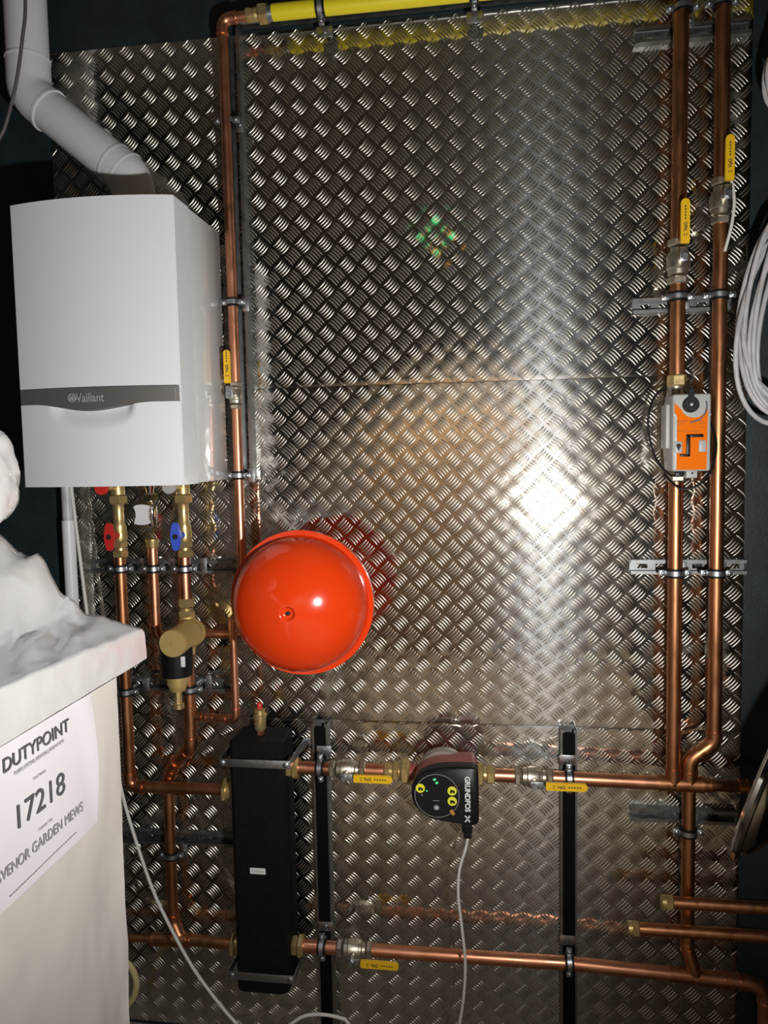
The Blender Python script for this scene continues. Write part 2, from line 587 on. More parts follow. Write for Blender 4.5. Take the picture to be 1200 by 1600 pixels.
strut('strut_rail', 'long level rail under the yellow gas pipe', (-0.705, -0.0225, 3.136), (0.80, -0.0225, 3.136), dep=0.03, face=(0, 0, -1), w=0.038, pitch=0.045)

# ================================================================ CLAMPS
def clamp(label, c, axis, r, rail_d, off=0.0, bw=0.030, group=None):
    """lined two-screw pipe clamp; c pipe centre, axis 'x' or 'z', rail_d distance of the rail face from the wall"""
    c = V(c)
    ax = V((0, 0, 1)) if axis == 'z' else V((1, 0, 0))
    sd = V((1, 0, 0)) if axis == 'z' else V((0, 0, 1))
    root = thing('pipe_clamp', label, 'clamp', c + V((0, r, 0)), group)
    M().ring(c, ax, r, r + 0.0048, 0.025, 28).build('rubber_lining', 'rubber', root)
    M().ring(c, ax, r + 0.0040, r + 0.0064, 0.0125, 28).build('band', 'zinc', root)
    for s in (-1, 1):
        e = c + sd * s * (r + 0.0135)
        sz = (0.019, 0.013, 0.0155) if axis == 'z' else (0.0155, 0.013, 0.019)
        M().box(e, sz, 0.002).build('ear', 'zinc', root)
        M().lathe([(0, 0.0052), (0.003, 0.0052), (0.0045, 0.003)], e + V((0, -0.0064, 0)), FRONT, 10).build('screw', 'zinc', root)
    y0, y1 = -rail_d, c.y + r + 0.002
    if y1 < y0:
        M().tube([(c.x, y0 + 0.004, c.z), (c.x, y1, c.z)], 0.006, 10).build('stud', 'zinc', root)
    bc = V((c.x, -rail_d - 0.0015, c.z))
    if axis == 'z':
        bc += V((r + 0.014 + off, 0, 0))
        sz = (0.022, 0.003, 0.044)
    else:
        bc += V((0, 0, r + 0.012 + off))
        sz = (0.045, 0.003, 0.030)
    M().box(bc, sz, 0.0012).build('bracket', 'zinc', root)
    M().lathe([(0, 0.006), (0.003, 0.006), (0.005, 0.0045)], bc + V((0, -0.0015, 0)), FRONT, 6).build('bolt', 'zinc', root)
    return root

GX, GD = -0.740, 0.075
DD = 0.10
clamp('pipe clamp on the gas pipe above the boiler top', (GX, -GD, 2.825), 'z', 0.014, 0.044)
clamp('pipe clamp on the gas pipe at the upper part of the boiler', (GX, -GD, 2.315), 'z', 0.014, 0.044)
clamp('pipe clamp on the gas pipe at the boiler bottom corner', (GX, -GD, 1.812), 'z', 0.014, 0.044)
clamp('pipe clamp on the pipe under the red butterfly valve', (-1.112, -DD, 1.537), 'z', 0.0175, 0.028)
clamp('pipe clamp on the thin gas pipe under the white lever', (-1.007, -DD, 1.537), 'z', 0.014, 0.028)
clamp('pipe clamp on the pipe under the blue butterfly valve', (-0.909, -DD, 1.537), 'z', 0.0175, 0.028)
clamp('pipe clamp on the left pipe level with the separator drain', (-1.112, -DD, 1.158), 'z', 0.0175, 0.028)
clamp('pipe clamp on the pipe just behind the separator drain', (-0.908, -DD, 1.170), 'z', 0.0175, 0.028)
clamp('pipe clamp on the lower return pipe left of the black header', (-1.008, -0.055, 0.620), 'z', 0.0175, 0.028)
clamp('topmost clamp on the left tall riser', (0.503, -0.09, 3.007), 'z', 0.020, 0.028)
clamp('topmost clamp on the right tall riser', (0.599, -0.09, 3.010), 'z', 0.0188, 0.028)
clamp('clamp on the left riser just below its yellow lever valve', (0.4975, -0.09, 2.270), 'z', 0.020, 0.028)
clamp('clamp on the right riser next to the hanging cable coil', (0.603, -0.09, 2.270), 'z', 0.0188, 0.028)
clamp('clamp on the left riser below the orange actuator', (0.4975, -0.09, 1.527), 'z', 0.020, 0.028)
clamp('clamp on the right riser below the orange actuator', (0.605, -0.09, 1.527), 'z', 0.0188, 0.028)
clamp('clamp on the dropping pipe left of the steel dish', (0.540, -0.09, 0.793), 'z', 0.019, 0.028)
clamp('upright clamp between the black header and the pump line valve', (-0.510, -DD, 0.940), 'x', 0.0195, 0.045)
clamp('upright clamp on the pump line beside the right yellow lever', (0.212, -DD, 0.938), 'x', 0.0195, 0.045)
clamp('upright clamp on the bottom line beside the black header', (-0.519, -DD, 0.381), 'x', 0.0195, 0.045)
clamp('upright clamp on the bottom line below the right black rail', (0.212, -DD, 0.389), 'x', 0.0195, 0.045)
clamp('left clamp holding the yellow gas pipe', (-0.455, -0.09, 3.098), 'x', 0.022, 0.045, off=-0.075)
clamp('right clamp holding the yellow gas pipe', (-0.035, -0.09, 3.098), 'x', 0.022, 0.045, off=-0.075)

# ================================================================ BALL VALVES
def ball_valve(label, c, axis, r, ln, lever_len=0.112, lever_w=0.022, off=0.0, lz=0.0, mtl='nickel', lever_d=0.055):
    """c centre of body, axis = pipe direction in which the lever points"""
    c, a = V(c), V(axis).normalized()
    root = thing('ball_valve', label, 'valve', c + V((0, r, 0)))
    hl = ln / 2
    sd = a.cross(FRONT).normalized()
    M().lathe([(-hl * 0.62, r * 1.02), (-hl * 0.56, r * 1.30), (-hl * 0.36, r * 1.34), (-hl * 0.30, r * 1.52), (hl * 0.22, r * 1.52), (hl * 0.30, r * 1.36),
               (hl * 0.40, r * 1.30), (hl * 0.46, r * 1.05), (hl * 0.62, r * 1.0)], c, a, 24).build('valve_body', mtl, root)
    M().hex(c - a * hl, a, r * 1.42, ln * 0.16).build('end_nut', mtl, root)
    M().hex(c + a * (hl - ln * 0.16), a, r * 1.42, ln * 0.16).build('end_nut', mtl, root)
    M().lathe([(0, 0.010), (r * 1.7, 0.010), (r * 1.7, 0.007), (lever_d + 0.004, 0.007)], c, FRONT, 16).build('stem', mtl, root)
    # steel lever: hub, crank and yellow sleeve
    hub = c + FRONT * lever_d
    R = Matrix((a, sd, FRONT)).transposed()
    mb = M().box(hub + a * 0.006 + sd * lz * 0.3, (0.036, 0.020, 0.003), 0.001, rot=R)
    lev = mb.build('lever', 'zinc', root)
    M().hex(hub + FRONT * 0.0015, FRONT, 0.0095, 0.008).build('lever_nut', 'zinc', lev)
    n0, n1 = 0.030, 0.030 + lever_len
    hw = lever_w / 2
    poly = [(n0, -hw * 0.9), (n0 + 0.004, -hw)]
    poly += [(n1 - hw + hw * math.cos(t), hw * math.sin(t)) for t in [-PI / 2 + PI * k / 10 for k in range(11)]]
    poly += [(n0 + 0.004, hw), (n0, hw * 0.9)]
    s0 = hub + FRONT * 0.004 + sd * lz
    sl = M().prism(poly, s0, a, sd, FRONT * 0.009).build('lever_sleeve', 'lever_yellow', lev)
    sl['label'] = 'yellow plastic lever sleeve'
    ux = a
    uy = FRONT.cross(ux)
    if uy.dot(sd) == 0: uy = sd
    base = s0 + FRONT * 0.0094
    t = text('VaG', 0.0125, base + ux * (n0 + 0.030) - uy * 0.0042, ux, uy, 'lever_print', 'print', lev, bold=0.0004)
    mb = M()
    for k in range(5):
        mb.box(base + ux * (n0 + 0.062 + k * 0.0075), tuple(0.0052 if abs(ux[i]) > 0.5 else (0.0038 if i != 1 else 0.0006) for i in range(3)))
    for k in (-1, 1):
        mb.box(base + ux * (n0 + 0.021) + uy * 0.0032 * k, tuple(0.006 if abs(ux[i]) > 0.5 else (0.0022 if i != 1 else 0.0006) for i in range(3)))
    mb.build('print', 'lever_print', lev, smooth=False)
    return root

ball_valve('gas valve with yellow lever on the pipe beside the boiler', (GX, -GD, 2.046), (0, 0, 1), 0.014, 0.078, lever_len=0.094, lever_w=0.0185, lever_d=0.060)
ball_valve('valve with upright yellow lever on the left riser above the actuator', (0.4975, -0.09, 2.362), (0, 0, 1), 0.0200, 0.118, lever_d=0.060)
ball_valve('highest yellow lever valve, on the right riser', (0.604, -0.09, 2.512), (0, 0, 1), 0.0188, 0.118, lever_d=0.060)
ball_valve('yellow lever valve between the black header and the pump', (-0.427, -DD, 0.939), (1, 0, 0), 0.0195, 0.108, lever_d=0.060, lz=-0.004)
ball_valve('yellow lever valve on the pump line right of the pump', (0.113, -DD, 0.938), (1, 0, 0), 0.0195, 0.108, lever_d=0.060, lz=-0.005)
ball_valve('yellow lever valve on the bottom line beside the black header', (-0.419, -DD, 0.382), (1, 0, 0), 0.0195, 0.108, lever_d=0.060, lz=-0.004)

# ================================================================ GAS LINE
pipe_run('copper_gas_pipe', 'copper gas pipe dropping from the yellow pipe beside the boiler', [(-0.655, -0.09, 3.096), (GX, -0.088, 3.096), (GX, -GD, 2.08)], 0.0145, rad=0.03)
pipe_run('copper_gas_pipe', 'copper gas pipe under the gas valve passing behind the red vessel', [(GX, -GD, 2.012), (GX, -GD, 1.40), (GX, -0.045, 1.327), (-0.948, -0.045, 1.327), (-1.007, -DD, 1.327), (-1.007, -DD, 1.604)], 0.0145, rad=0.028)
t = thing('brass_fitting', 'brass union joining copper elbow to the yellow gas pipe', 'fitting', (-0.63, -0.07, 3.075))
M().hex((-0.668, -0.09, 3.097), (1, 0, 0), 0.021, 0.016).build('nut', 'brass', t)
M().lathe([(0, 0.017), (0.01, 0.019), (0.02, 0.017), (0.022, 0.024)], (-0.653, -0.09, 3.097), (1, 0, 0)).build('body', 'brass', t)
M().hex((-0.632, -0.09, 3.097), (1, 0, 0), 0.029, 0.026).build('nut', 'brass', t)
mb = M()
for k in range(5):
    mb.lathe([(0, 0.0195), (0.0016, 0.021), (0.0032, 0.0195)], (-0.607 + k * 0.0032, -0.09, 3.097), (1, 0, 0))
mb.build('thread', 'zinc', t)
t = thing('yellow_gas_pipe', 'thick bright yellow gas pipe along the top edge', 'pipe', (-0.59, -0.09, 3.076))
M().tube([(-0.592, -0.09, 3.098), (0.85, -0.09, 3.098)], 0.0220, 28).build('pipe', 'pipe_yellow', t)

# ================================================================ FLUE
t = thing('flue_pipe', 'white plastic flue pipe bending down into the boiler top', 'flue', (-1.0, -0.23, 2.52))
FD = -0.135
fr = 0.0580
top = V((-1.301, FD, 3.66)); b1 = V((-1.305, FD, 2.915)); b2 = V((-1.012, FD, 2.668)); end = V((-0.980, FD, 2.519))
a1 = arc_corner(top, b1, b2, 0.085, 14)
a2 = arc_corner(b1, b2, end, 0.07, 12)
M().tube([top, a1[0]], fr, 32).build('upper_pipe', 'flue_white', t)
e = M().tube([a1[0] + V((0, 0, 0.055))] + a1 + [a1[-1] + (b2 - b1).normalized() * 0.035], fr * 1.045, 32).build('elbow', 'flue_white', t)
M().tube([a1[0] + V((0, 0, 0.052)), a1[0] + V((0, 0, 0.058))], fr * 1.075, 32).build('lip', 'flue_white', e)
d = (b2 - b1).normalized()
M().tube([a1[-1] + d * 0.030, a1[-1] + d * 0.038], fr * 1.09, 32).build('lip', 'flue_white', e)
M().tube([a1[-1], a2[0]], fr, 32).build('sloping_pipe', 'flue_white', t)
e = M().tube([a2[0] - d * 0.035] + a2 + [end], fr * 1.045, 32).build('elbow', 'flue_white', t)
M().tube([a2[0] - d * 0.038, a2[0] - d * 0.031], fr * 1.06, 32).build('lip', 'flue_white', e)
M().tube([a2[0] + d * 0.004, a2[0] + d * 0.011], fr * 1.075, 32).build('lip', 'flue_white', e)

# ================================================================ BOILER
BX0, BX1, BZ0, BZ1 = -1.216, -0.776, 1.798, 2.518
def bfront(x):
    u = (x - (BX0 + BX1) / 2) / ((BX1 - BX0) / 2)
    return 0.399 + 0.028 * (1 - u * u)
t = thing('boiler', 'white wall-hung boiler with grey logo band and curved front', 'boiler', ((BX0 + BX1) / 2, -0.23, BZ0))
M().box(((BX0 + BX1) / 2, -0.181, (BZ0 + BZ1) / 2 + 0.001), (BX1 - BX0 - 0.003, 0.235, BZ1 - BZ0 - 0.002), 0.003).build('casing', 'enamel_side', t)
M().box(((BX0 + BX1) / 2, -0.034, (BZ0 + BZ1) / 2), (0.36, 0.062, 0.60), 0.003).build('mounting_frame', 'zinc_dull', t)

def bow_panel(z0f, z1f, thick_back, off, nx=40, nz=2, dent=None, x0=BX0, x1=BX1):
    """panel following the bowed front; z0f, z1f functions of u in 0..1; closed solid"""
    mb = M()
    vs, fs = [], []
    for i in range(nx + 1):
        u = i / nx
        x = x0 + (x1 - x0) * u
        za, zb = z0f(u), z1f(u)
        for j in range(nz + 1):
            z = za + (zb - za) * j / nz
            dd = bfront(x) + off
            if dent: dd -= dent(x, z)
            e = min(x - x0, x1 - x)
            rr = 0.005
            if e < rr and x0 == BX0:
                dd -= rr - math.sqrt(max(0, rr * rr - (rr - e) ** 2))
            vs.append((x, -dd, z))
    m = nz + 1
    for i in range(nx):
        for j in range(nz):
            fs.append((i * m + j, (i + 1) * m + j, (i + 1) * m + j + 1, i * m + j + 1))
    nb = len(vs)
    for i in range(nx + 1):
        u = i / nx
        x = x0 + (x1 - x0) * u
        vs.append((x, -thick_back, z0f(u)))
        vs.append((x, -thick_back, z1f(u)))
    for i in range(nx):
        a, b = nb + 2 * i, nb + 2 * i + 2
        fs.append((i * m, a, b, (i + 1) * m))
        fs.append((i * m + nz, (i + 1) * m + nz, b + 1, a + 1))
        fs.append((a, a + 1, b + 1, b))
    fs.append(tuple([j for j in range(nz + 1)]) + (nb + 1, nb))
    fs.append(tuple([nx * m + j for j in range(nz, -1, -1)]) + (nb + 2 * nx, nb + 2 * nx + 1))
    return mb.add(vs, fs)

def ss(a, b, x):
    q = min(1, max(0, (x - a) / (b - a)))
    return q * q * (3 - 2 * q)
band_top = lambda u: 2.050
def band_bot(u):
    return 2.012 - 0.020 * ss(0.10, 0.46, u) * (1 - ss(0.46, 0.86, u))
xs_u = sorted(set([0, 0.004, 0.01, 0.02] + [i / 40 for i in range(1, 40)] + [0.98, 0.99, 0.996, 1]))
bow_panel(lambda u: 2.0515, lambda u: BZ1, 0.3005, 0.0, 120, 2).build('front_panel', 'enamel', t, ang=30)
def dent(x, z):
    u = (x - BX0) / (BX1 - BX0)
    lo = 1.950 + 0.045 * abs((u - 0.485) / 0.29) ** 3
    inside = ss(0.19, 0.30, u) * (1 - ss(0.69, 0.755, u))
    return 0.016 * inside * ss(lo - 0.010, lo + 0.048, z)
bow_panel(lambda u: BZ0, lambda u: band_bot(u) - 0.0012, 0.3005, 0.0, 120, 60, dent).build('lower_flap', 'enamel', t, ang=30)
M().box(((BX0 + BX1) / 2, -0.346, 2.020), (BX1 - BX0 - 0.0006, 0.092, 0.066)).build('inner_frame', 'enamel', t)
bd = bow_panel(band_bot, band_top, 0.388, -0.0015, 80, 2, x0=BX0 + 0.003, x1=BX1 - 0.005).build('logo_band', 'band_grey', t, ang=30)
M().box((BX1 - 0.0125, -bfront(BX1 - 0.0125) + 0.0002, 2.0305), (0.0012, 0.002, 0.030)).build('end_line', 'logo_light', bd)
lx = -1.042
text('Vaillant', 0.0315, (lx + 0.0012, -bfront(-1.0) - 0.0002, 2.0149), (1, 0.012, 0), (0, 0, 1), 'logo_shadow', 'lettering', bd, bold=0.0003, sx=0.80)  # dark offset copy paints the shadow of the pale letters
text('Vaillant', 0.0315, (lx, -bfront(-1.0) - 0.0010, 2.0140), (1, 0.012, 0), (0, 0, 1), 'logo_light', 'lettering', bd, bold=0.0005, sx=0.80)
ec = V((lx - 0.013, -bfront(-1.05) - 0.0004, 2.0250))
M().ring(ec, FRONT, 0.0085, 0.0112, 0.0016, 24).build('emblem', 'logo_light', bd)
M().prism([(-0.0055, -0.006), (0.0055, -0.006), (0.0062, 0.0005), (0.0035, 0.0072), (0.0012, 0.0020), (-0.0012, 0.0020), (-0.0035, 0.0072), (-0.0062, 0.0005)], ec, (1, 0, 0), (0, 0, 1), FRONT * 0.0012).build('emblem', 'logo_light', bd)
# side seam shadow gap filler strip
M().box((BX1 - 0.0022, -0.2995, (BZ0 + BZ1) / 2), (0.002, 0.003, BZ1 - BZ0 - 0.004)).build('side_seam', 'print_white', t)

# ================================================================ BOILER VALVES
def service_valve(label, x, hc, knob):
    t = thing('service_valve', label, 'valve', (x, -DD + 0.02, 1.572))
    c = lambda z: (x, -DD, z)
    up_ = (0, 0, 1)
    M().lathe([(0, 0.012), (0.004, 0.021), (0.03, 0.021), (0.052, 0.015)], c(1.757), up_).build('tail', 'brass', t)
    M().hex(c(1.733), up_, 0.0285, 0.026).build('union_nut', 'brass', t)
    M().lathe([(0, 0.0185), (0.006, 0.0185), (0.012, 0.0155), (0.062, 0.0155), (0.068, 0.018)], c(1.665), up_).build('neck', 'brass', t)
    M().lathe([(0, 0.019), (0.008, 0.0225), (0.03, 0.0225), (0.036, 0.0205), (0.05, 0.0205)], c(1.617), up_).build('valve_body', 'brass', t)
    M().hex(c(1.601), up_, 0.0235, 0.020).build('nut', 'brass', t)
    M().lathe([(0, 0.0165), (0.012, 0.0165)], c(1.592), up_).build('olive_ring', 'brass', t)
    M().hex(c(1.572), up_, 0.0245, 0.021).build('nut', 'brass', t)
    hz = 1.640
    st = M().lathe([(0.015, 0.011), (0.048, 0.0105), (0.060, 0.013)], (x, -DD, hz), FRONT, 18).build('handle_stem', hc, t)
    poly = []
    hh, w0, w1 = 0.0410, 0.0145, 0.0095
    for k in range(28):
        an = 2 * PI * k / 28
        zz = hh * math.copysign(abs(math.sin(an)) ** 0.8, math.sin(an))
        q = abs(zz) / hh
        wv = (w0 + (w1 - w0) * q ** 1.5)
        poly.append((wv * math.copysign(abs(math.cos(an)) ** 0.45, math.cos(an)), zz))
    hd = M().prism(poly, (x, -DD - 0.056, hz), (1, 0, 0), (0, 0, 1), FRONT * 0.013).build('butterfly_handle', hc, t, ang=50)
    M().lathe([(0, 0.0082), (0.0006, 0.0082)], (x, -DD - 0.0690, hz), FRONT, 18).build('screw_recess', 'hole_dark', hd)
    # drain knob up under the boiler
    M().lathe([(0, 0.008), (0.085, 0.008)], (x, -DD, 1.784), FRONT, 14).build('drain_stub', 'brass', t)
    k = M().lathe([(0, 0.012), (0.003, 0.0185), (0.016, 0.0195), (0.020, 0.017)], (x, -DD - 0.085, 1.784), FRONT, 20).build('drain_knob', knob, t)
    M().ring((x, -DD - 0.1055, 1.784), FRONT, 0.005, 0.010, 0.003, 16).build('knob_ring', knob, k)
    return t
service_valve('brass service valve with red butterfly handle under the boiler', -1.109, 'plastic_red', 'plastic_red')
service_valve('brass service valve with blue butterfly handle under the boiler', -0.905, 'plastic_blue', 'plastic_grey')

x = -1.007
t = thing('gas_cock', 'chrome gas cock with white paddle lever under the boiler', 'valve', (x, -DD + 0.02, 1.63))
M().lathe([(0, 0.0125), (0.035, 0.0125), (0.04, 0.016), (0.06, 0.016)], (x, -DD, 1.74), (0, 0, 1)).build('tail', 'chrome', t)
M().hex((x, -DD, 1.741), (0, 0, 1), 0.0245, 0.022).build('union_nut', 'chrome', t)
M().lathe([(0, 0.012), (0.006, 0.0165), (0.045, 0.0175), (0.060, 0.0175), (0.066, 0.013)], (x + 0.002, -DD, 1.664), (0, 0, 1)).build('valve_body', 'chrome', t)
M().hex((x, -DD, 1.646), (0, 0, 1), 0.019, 0.016).build('nut', 'chrome', t)
M().lathe([(0, 0.017), (0.004, 0.0185), (0.016, 0.0185), (0.02, 0.020), (0.026, 0.020)], (x, -DD, 1.600), (0, 0, 1)).build('olive_nut', 'brass', t)
M().lathe([(0.012, 0.009), (0.045, 0.009)], (x, -DD, 1.700), FRONT, 14).build('lever_stem', 'chrome', t)
poly = []
for sgn in (1, -1):
    for k in range(13):
        q = -1 + 2 * k / 12
        zz = 0.0225 * q * sgn
        poly.append((sgn * (0.0185 + 0.0065 * q * q), zz))
    for k in range(1, 8):
        an = PI * k / 8
        poly.append((sgn * 0.025 * math.cos(an), sgn * (0.0225 + 0.0075 * math.sin(an))))
M().prism(poly, (x - 0.006, -DD - 0.042, 1.703), (1, 0, 0), (0, 0, 1), FRONT * 0.008).build('paddle_lever', 'plastic_white', t, ang=50)

# ================================================================ FLOW AND RETURN
fl = pipe_run('copper_flow_pipe', 'leftmost copper pipe from the red valve down to the header', [(-1.112, -DD, 1.585), (-1.112, -DD, 0.858), (-0.806, -DD, 0.860)], 0.0175, 'copper_dull', rad=0.030)
pipe_run('copper_return_pipe', 'short copper pipe from the blue valve to the dirt separator', [(-0.908, -DD, 1.585), (-0.908, -DD, 1.448)], 0.0175)
rt = pipe_run('copper_return_pipe', 'copper pipe below the dirt separator with double bend to the header foot',
         [(-0.908, -DD, 1.30), (-0.910, -DD, 0.990), (-0.987, -0.060, 0.915), (-1.008, -0.055, 0.86), (-1.012, -0.055, 0.40), (-0.985, -0.066, 0.350), (-0.815, -0.075, 0.353)], 0.0175, 'copper_dull', rad=0.035)
tee(rt, (-0.909, -DD, 1.086), (0, 0, 1), (1, 0, 0), 0.0175, 0.0115, 'copper_dull', 0.034, 0.034)
M().tube([(-1.075, -0.075, 0.349), (-0.96, -0.072, 0.350)], 0.0205, 18).build('sleeve', 'copper_dull', rt)
M().tube([(-1.25, -0.075, 0.345), (-1.07, -0.075, 0.349)], 0.0105, 14).build('branch', 'copper_dull', rt)
ex = pipe_run('copper_expansion_pipe', 'thin copper pipe from the red vessel to the return tee', [(-0.60, -0.125, 1.40), (-0.757, -0.125, 1.40), (-0.757, -0.122, 1.087), (-0.872, -DD, 1.086)], 0.0112, rad=0.022)
coupler(ex, (-0.845, -0.105, 1.086), (1, -0.1, 0), 0.0112, 0.022)

# ================================================================ DIRT SEPARATOR
t = thing('dirt_separator', 'brass dirt separator with black magnet belt on the return pipe', 'separator', (-0.905, -0.15, 1.142))
M().hex((-0.908, -DD, 1.422), (0, 0, 1), 0.0265, 0.026).build('nut', 'brass', t)
M().lathe([(0, 0.019), (0.012, 0.021)], (-0.908, -DD, 1.408), (0, 0, 1)).build('neck', 'brass', t)
M().hex((-0.908, -DD, 1.392), (0, 0, 1), 0.0265, 0.019).build('nut', 'brass', t)
M().lathe([(0, 0.019), (0.02, 0.022), (0.05, 0.030), (0.085, 0.030), (0.11, 0.024), (0.122, 0.020)], (-0.906, -DD, 1.278), (0, 0, 1)).build('tee_body', 'brass_satin', t)
M().lathe([(0.0, 0.030), (0.004, 0.042), (0.018, 0.043), (0.022, 0.0405), (0.032, 0.043), (0.044, 0.043), (0.050, 0.040), (0.130, 0.040), (0.150, 0.0395), (0.153, 0.038)], (-0.891, -0.098, 1.347), FRONT, 36).build('housing', 'brass_satin', t)
text('JF', 0.012, (-0.898, -0.2515, 1.343), (1, 0, 0), (0, 0, 1), 'brass', 'stamp', t, ext=0.0002)
M().lathe([(0.055, 0.021), (0.062, 0.024), (0.075, 0.030), (0.125, 0.032), (0.175, 0.032)], (-0.902, -0.198, 1.142), (0, 0, 1), 28).build('pot', 'brass_satin', t)
M().lathe([(0.098, 0.036), (0.100, 0.0425), (0.135, 0.0455), (0.182, 0.0455), (0.185, 0.040)], (-0.902, -0.198, 1.142), (0, 0, 1), 28).build('magnet_belt', 'rubber', t)
M().box((-0.868, -0.234, 1.292), (0.012, 0.008, 0.030), 0.002).build('belt_tag', 'print_white', t)
M().lathe([(0.016, 0.011), (0.056, 0.012)], (-0.902, -0.198, 1.142), (0, 0, 1), 8).build('drain', 'brass', t)
M().lathe([(0, 0.012), (0.003, 0.0165), (0.014, 0.0165), (0.018, 0.013)], (-0.902, -0.198, 1.142), (0, 0, 1), 14).build('drain_cap', 'brass', t)

# ================================================================ EXPANSION VESSEL
t = thing('expansion_vessel', 'round glossy red expansion vessel on the tread plate', 'vessel', (-0.514, -0.14, 1.27))
vc = (-0.514, -0.25, 1.468)
M().lathe([(-0.155, 0.03), (-0.150, 0.075), (-0.132, 0.115), (-0.104, 0.152), (-0.066, 0.178), (-0.030, 0.187), (-0.004, 0.1885), (0.004, 0.1885)], vc, FRONT, 72).build('rear_shell', 'vessel_red', t)
M().ring(vc, FRONT, 0.186, 0.1985, 0.016, 80).build('rim', 'vessel_red', t)
prof = [(0.004, 0.1835), (0.020, 0.1835), (0.040, 0.1815), (0.060, 0.1760), (0.080, 0.1655), (0.098, 0.1500), (0.114, 0.1300), (0.128, 0.1060), (0.139, 0.0800), (0.147, 0.0540), (0.1515, 0.0330),
        (0.1530, 0.0235), (0.1535, 0.0205), (0.1515, 0.0180), (0.1470, 0.0150), (0.1445, 0.0110), (0.1440, 0.0062)]
M().lathe(prof, vc, FRONT, 72).build('front_shell', 'vessel_red', t, ang=60)
M().lathe([(0, 0.0058), (0.0042, 0.0058), (0.0046, 0.003)], V(vc) + FRONT * 0.144, FRONT, 16).build('vent_hole', 'hole_dark', t)
M().tube([(-0.60, -0.125, 1.40), (-0.575, -0.125, 1.40)], 0.016, 16).build('connection', 'brass', t)
M().box((-0.514, -0.050, 1.47), (0.10, 0.094, 0.14), 0.004).build('wall_bracket', 'zinc_dull', t)

# ================================================================ LOW LOSS HEADER
t = thing('low_loss_header', 'tall black insulated header box held by two steel straps', 'header', (-0.688, -0.10, 0.262))
def hbox(z0, z1, x0=-0.767, x1=-0.610, y0=-0.170, y1=-0.034, c=0.012):
    poly = [(x0 + c, y0), (x1 - c, y0), (x1, y0 + c), (x1, y1), (x0, y1), (x0, y0 + c)]
    n = len(poly)
    zs = [(z0, 0.012), (z0 + 0.012, 0), (z1 - 0.004, 0), (z1, 0.004)]
    vs, fs = [], []
    cx, cy = (x0 + x1) / 2, (y0 + y1) / 2
    for z, ins in zs:
        for a, b in poly:
            vs.append((a - math.copysign(ins, a - cx), b - math.copysign(ins, b - cy), z))
    for i in range(len(zs) - 1):
        for k in range(n):
            k2 = (k + 1) % n
            fs.append((i * n + k, i * n + k2, (i + 1) * n + k2, (i + 1) * n + k))
    fs.append(tuple(reversed(range(n))))
    fs.append(tuple(len(vs) - n + k for k in range(n)))
    return M().add(vs, fs)
hbox(0.262, 1.037).build('insulation', 'foam_black', t, ang=20)
M().box((-0.6088, -0.095, 0.65), (0.003, 0.012, 0.74)).build('side_joint', 'foam_black', t)
stk = M().box((-0.690, -0.1706, 0.650), (0.047, 0.0012, 0.018)).build('label_plate', 'print_white', t)
text('Vaillant', 0.0125, (-0.690, -0.1714, 0.6458), (1, 0, 0), (0, 0, 1), 'ink_pale', 'lettering', stk, align='CENTER', ext=0.0002)
for zc, xl, xr, za in ((0.983, -0.790, -0.580, 1.0), (0.334, -0.785, -0.585, 0.334)):
    st = M().box(((xl + xr) / 2, -0.189, zc), (xr - xl, 0.0035, 0.024), 0.001).build('strap', 'zinc', t)
    for xe in (xl, xr):
        M().box((xe, -0.096, zc), (0.0035, 0.186, 0.024), 0.001).build('strap_arm', 'zinc', st)
        M().lathe([(0, 0.0085), (0.003, 0.0085), (0.005, 0.005)], (xe + (0.010 if xe < -0.7 else -0.010), -0.190, zc), FRONT, 12).build('bolt', 'zinc', st)
        s = -1 if xe < -0.7 else 1
        M().box((xe + s * 0.017, -0.0055, zc), (0.034, 0.003, 0.026), 0.001).build('wall_tab', 'zinc', st)
        M().hex((xe + s * 0.020, -0.007, zc), FRONT, 0.009, 0.006).build('bolt', 'zinc', st)
for zc, y in ((0.939, -DD), (0.381, -DD)):
    M().hex((-0.612, y, zc), (1, 0, 0), 0.030, 0.018).build('outlet_nut', 'brass', t)
    M().hex((-0.595, y, zc), (1, 0, 0), 0.036, 0.020, ch=0.18).build('outlet_nut', 'brass', t)
for zc, y in ((0.860, -DD), (0.353, -0.075)):
    M().hex((-0.812, y, zc), (1, 0, 0), 0.038, 0.012).build('inlet_nut', 'brass', t)
    M().tube([(-0.802, y, zc), (-0.765, y, zc)], 0.026, 20).build('inlet_neck', 'brass', t)

t = thing('air_vent', 'small brass air vent with red cap on the black header', 'vent', (-0.691, -0.10, 1.037))
z = 1.037
M().lathe([(0, 0.012), (0.016, 0.0125)], (-0.691, -0.10, z), (0, 0, 1), 6).build('thread', 'copper', t)
M().lathe([(0.014, 0.0145), (0.020, 0.0175), (0.050, 0.0175), (0.052, 0.0195), (0.060, 0.0195), (0.062, 0.0165), (0.076, 0.0155), (0.080, 0.009)], (-0.691, -0.10, z), (0, 0, 1), 22).build('body', 'brass', t)
M().lathe([(0.078, 0.0085), (0.094, 0.0080), (0.098, 0.005)], (-0.691, -0.10, z), (0, 0, 1), 14).build('cap', 'plastic_red', t)
M().tube([(-0.677, -0.10, z + 0.064), (-0.670, -0.10, z + 0.064)], 0.003, 8).build('vent_screw', 'brass', t)

